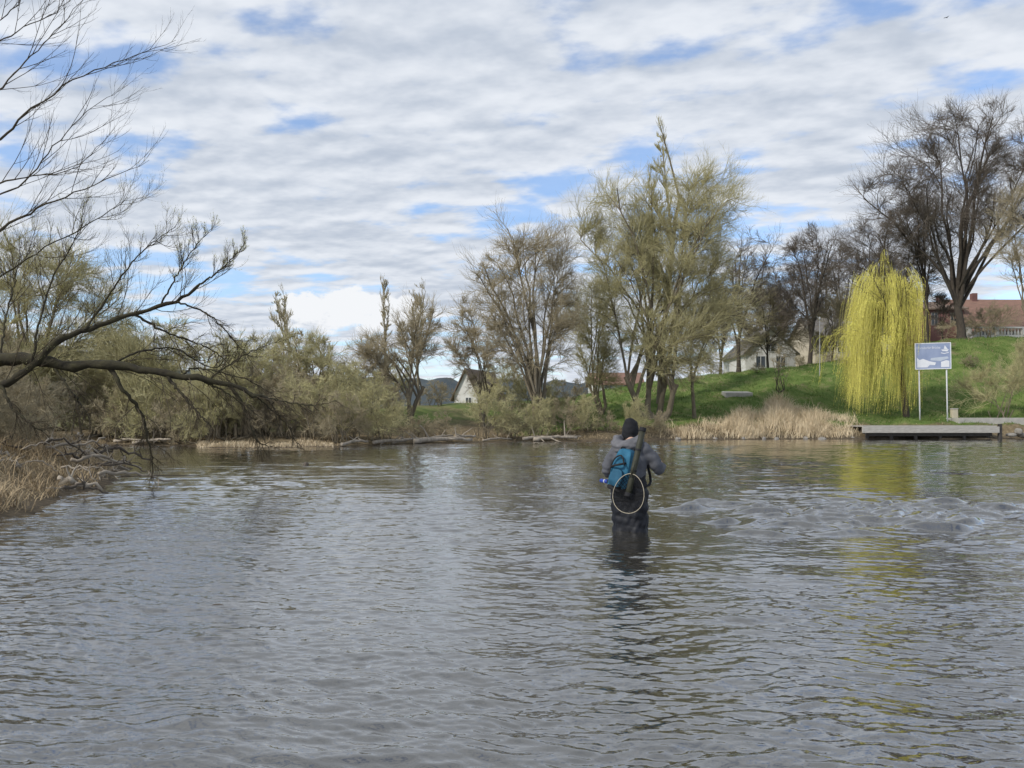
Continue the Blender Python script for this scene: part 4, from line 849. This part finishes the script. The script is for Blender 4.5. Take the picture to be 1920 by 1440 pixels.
# bright heaped cloud low above the horizon
low=noi(comb(s.outputs[0],m_('MULTIPLY',s.outputs[2],1.3),4.2),22,5,.55)
ex=m_('POWER',m_('ABSOLUTE',m_('DIVIDE',m_('ADD',s.outputs[0],.19),.12)),2.0); ez=m_('POWER',m_('ABSOLUTE',m_('DIVIDE',m_('ADD',s.outputs[2],-.135),.034)),2.0)
heap=m_('ADD',m_('SUBTRACT',m_('SUBTRACT',.75,ex),ez),m_('MULTIPLY',m_('SUBTRACT',low,.5),3.2))
lowm=mr_(heap,.0,.35)
mask=m_('MAXIMUM',mask,lowm)
mask=m_('MAXIMUM',mask,m_('MULTIPLY',hz,.6))
sh_=m_('ADD',.61,m_('ADD',m_('MULTIPLY',m_('SUBTRACT',c1,c1s),2.2),m_('MULTIPLY',m_('SUBTRACT',.70,cov),1.0)))
sh_=mr_(sh_,.05,1.0)
cr=N.new('ShaderNodeMix'); cr.data_type='RGBA'; L.new(sh_,cr.inputs[0]); cr.inputs[6].default_value=(.50,.565,.67,1); cr.inputs[7].default_value=(.82,.86,.925,1)
cr2=N.new('ShaderNodeMix'); cr2.data_type='RGBA'; L.new(lowm,cr2.inputs[0]); L.new(cr.outputs[2],cr2.inputs[6]); cr2.inputs[7].default_value=(.91,.93,.96,1)
tint=N.new('ShaderNodeMix'); tint.data_type='RGBA'; tint.blend_type='MULTIPLY'; tint.inputs[0].default_value=1; L.new(sky.outputs[0],tint.inputs[6]); tint.inputs[7].default_value=(1.4,1.48,1.6,1)
b1=N.new('ShaderNodeBackground'); b1.inputs[1].default_value=.13; L.new(tint.outputs[2],b1.inputs[0])
b2=N.new('ShaderNodeBackground'); b2.inputs[1].default_value=1.0; L.new(cr2.outputs[2],b2.inputs[0])
mx=N.new('ShaderNodeMixShader'); L.new(mask,mx.inputs[0]); L.new(b1.outputs[0],mx.inputs[1]); L.new(b2.outputs[0],mx.inputs[2]); L.new(mx.outputs[0],out.inputs[0])
sl=bpy.data.lights.new('sun','SUN'); sl.energy=3.2; sl.angle=math.radians(4); sl.color=(1,.95,.87); so_=bpy.data.objects.new('sun',sl); COL.objects.link(so_)
sd=Vector((math.sin(az)*math.cos(el_),math.cos(az)*math.cos(el_),math.sin(el_))); so_.rotation_euler=sd.to_track_quat('Z','Y').to_euler(); so_.location=sd*50
SC.view_settings.view_transform='Standard'; SC.view_settings.look='None'; SC.view_settings.exposure=0
cam=bpy.data.cameras.new('camera'); cam.sensor_width=36; cam.lens=36*F/1920; cam.shift_y=(HY-720)/1920; cam.clip_end=6000; cam.clip_start=.1
co=bpy.data.objects.new('camera',cam); COL.objects.link(co); co.location=(0,0,CH); co.rotation_euler=(math.pi/2,0,0); SC.camera=co
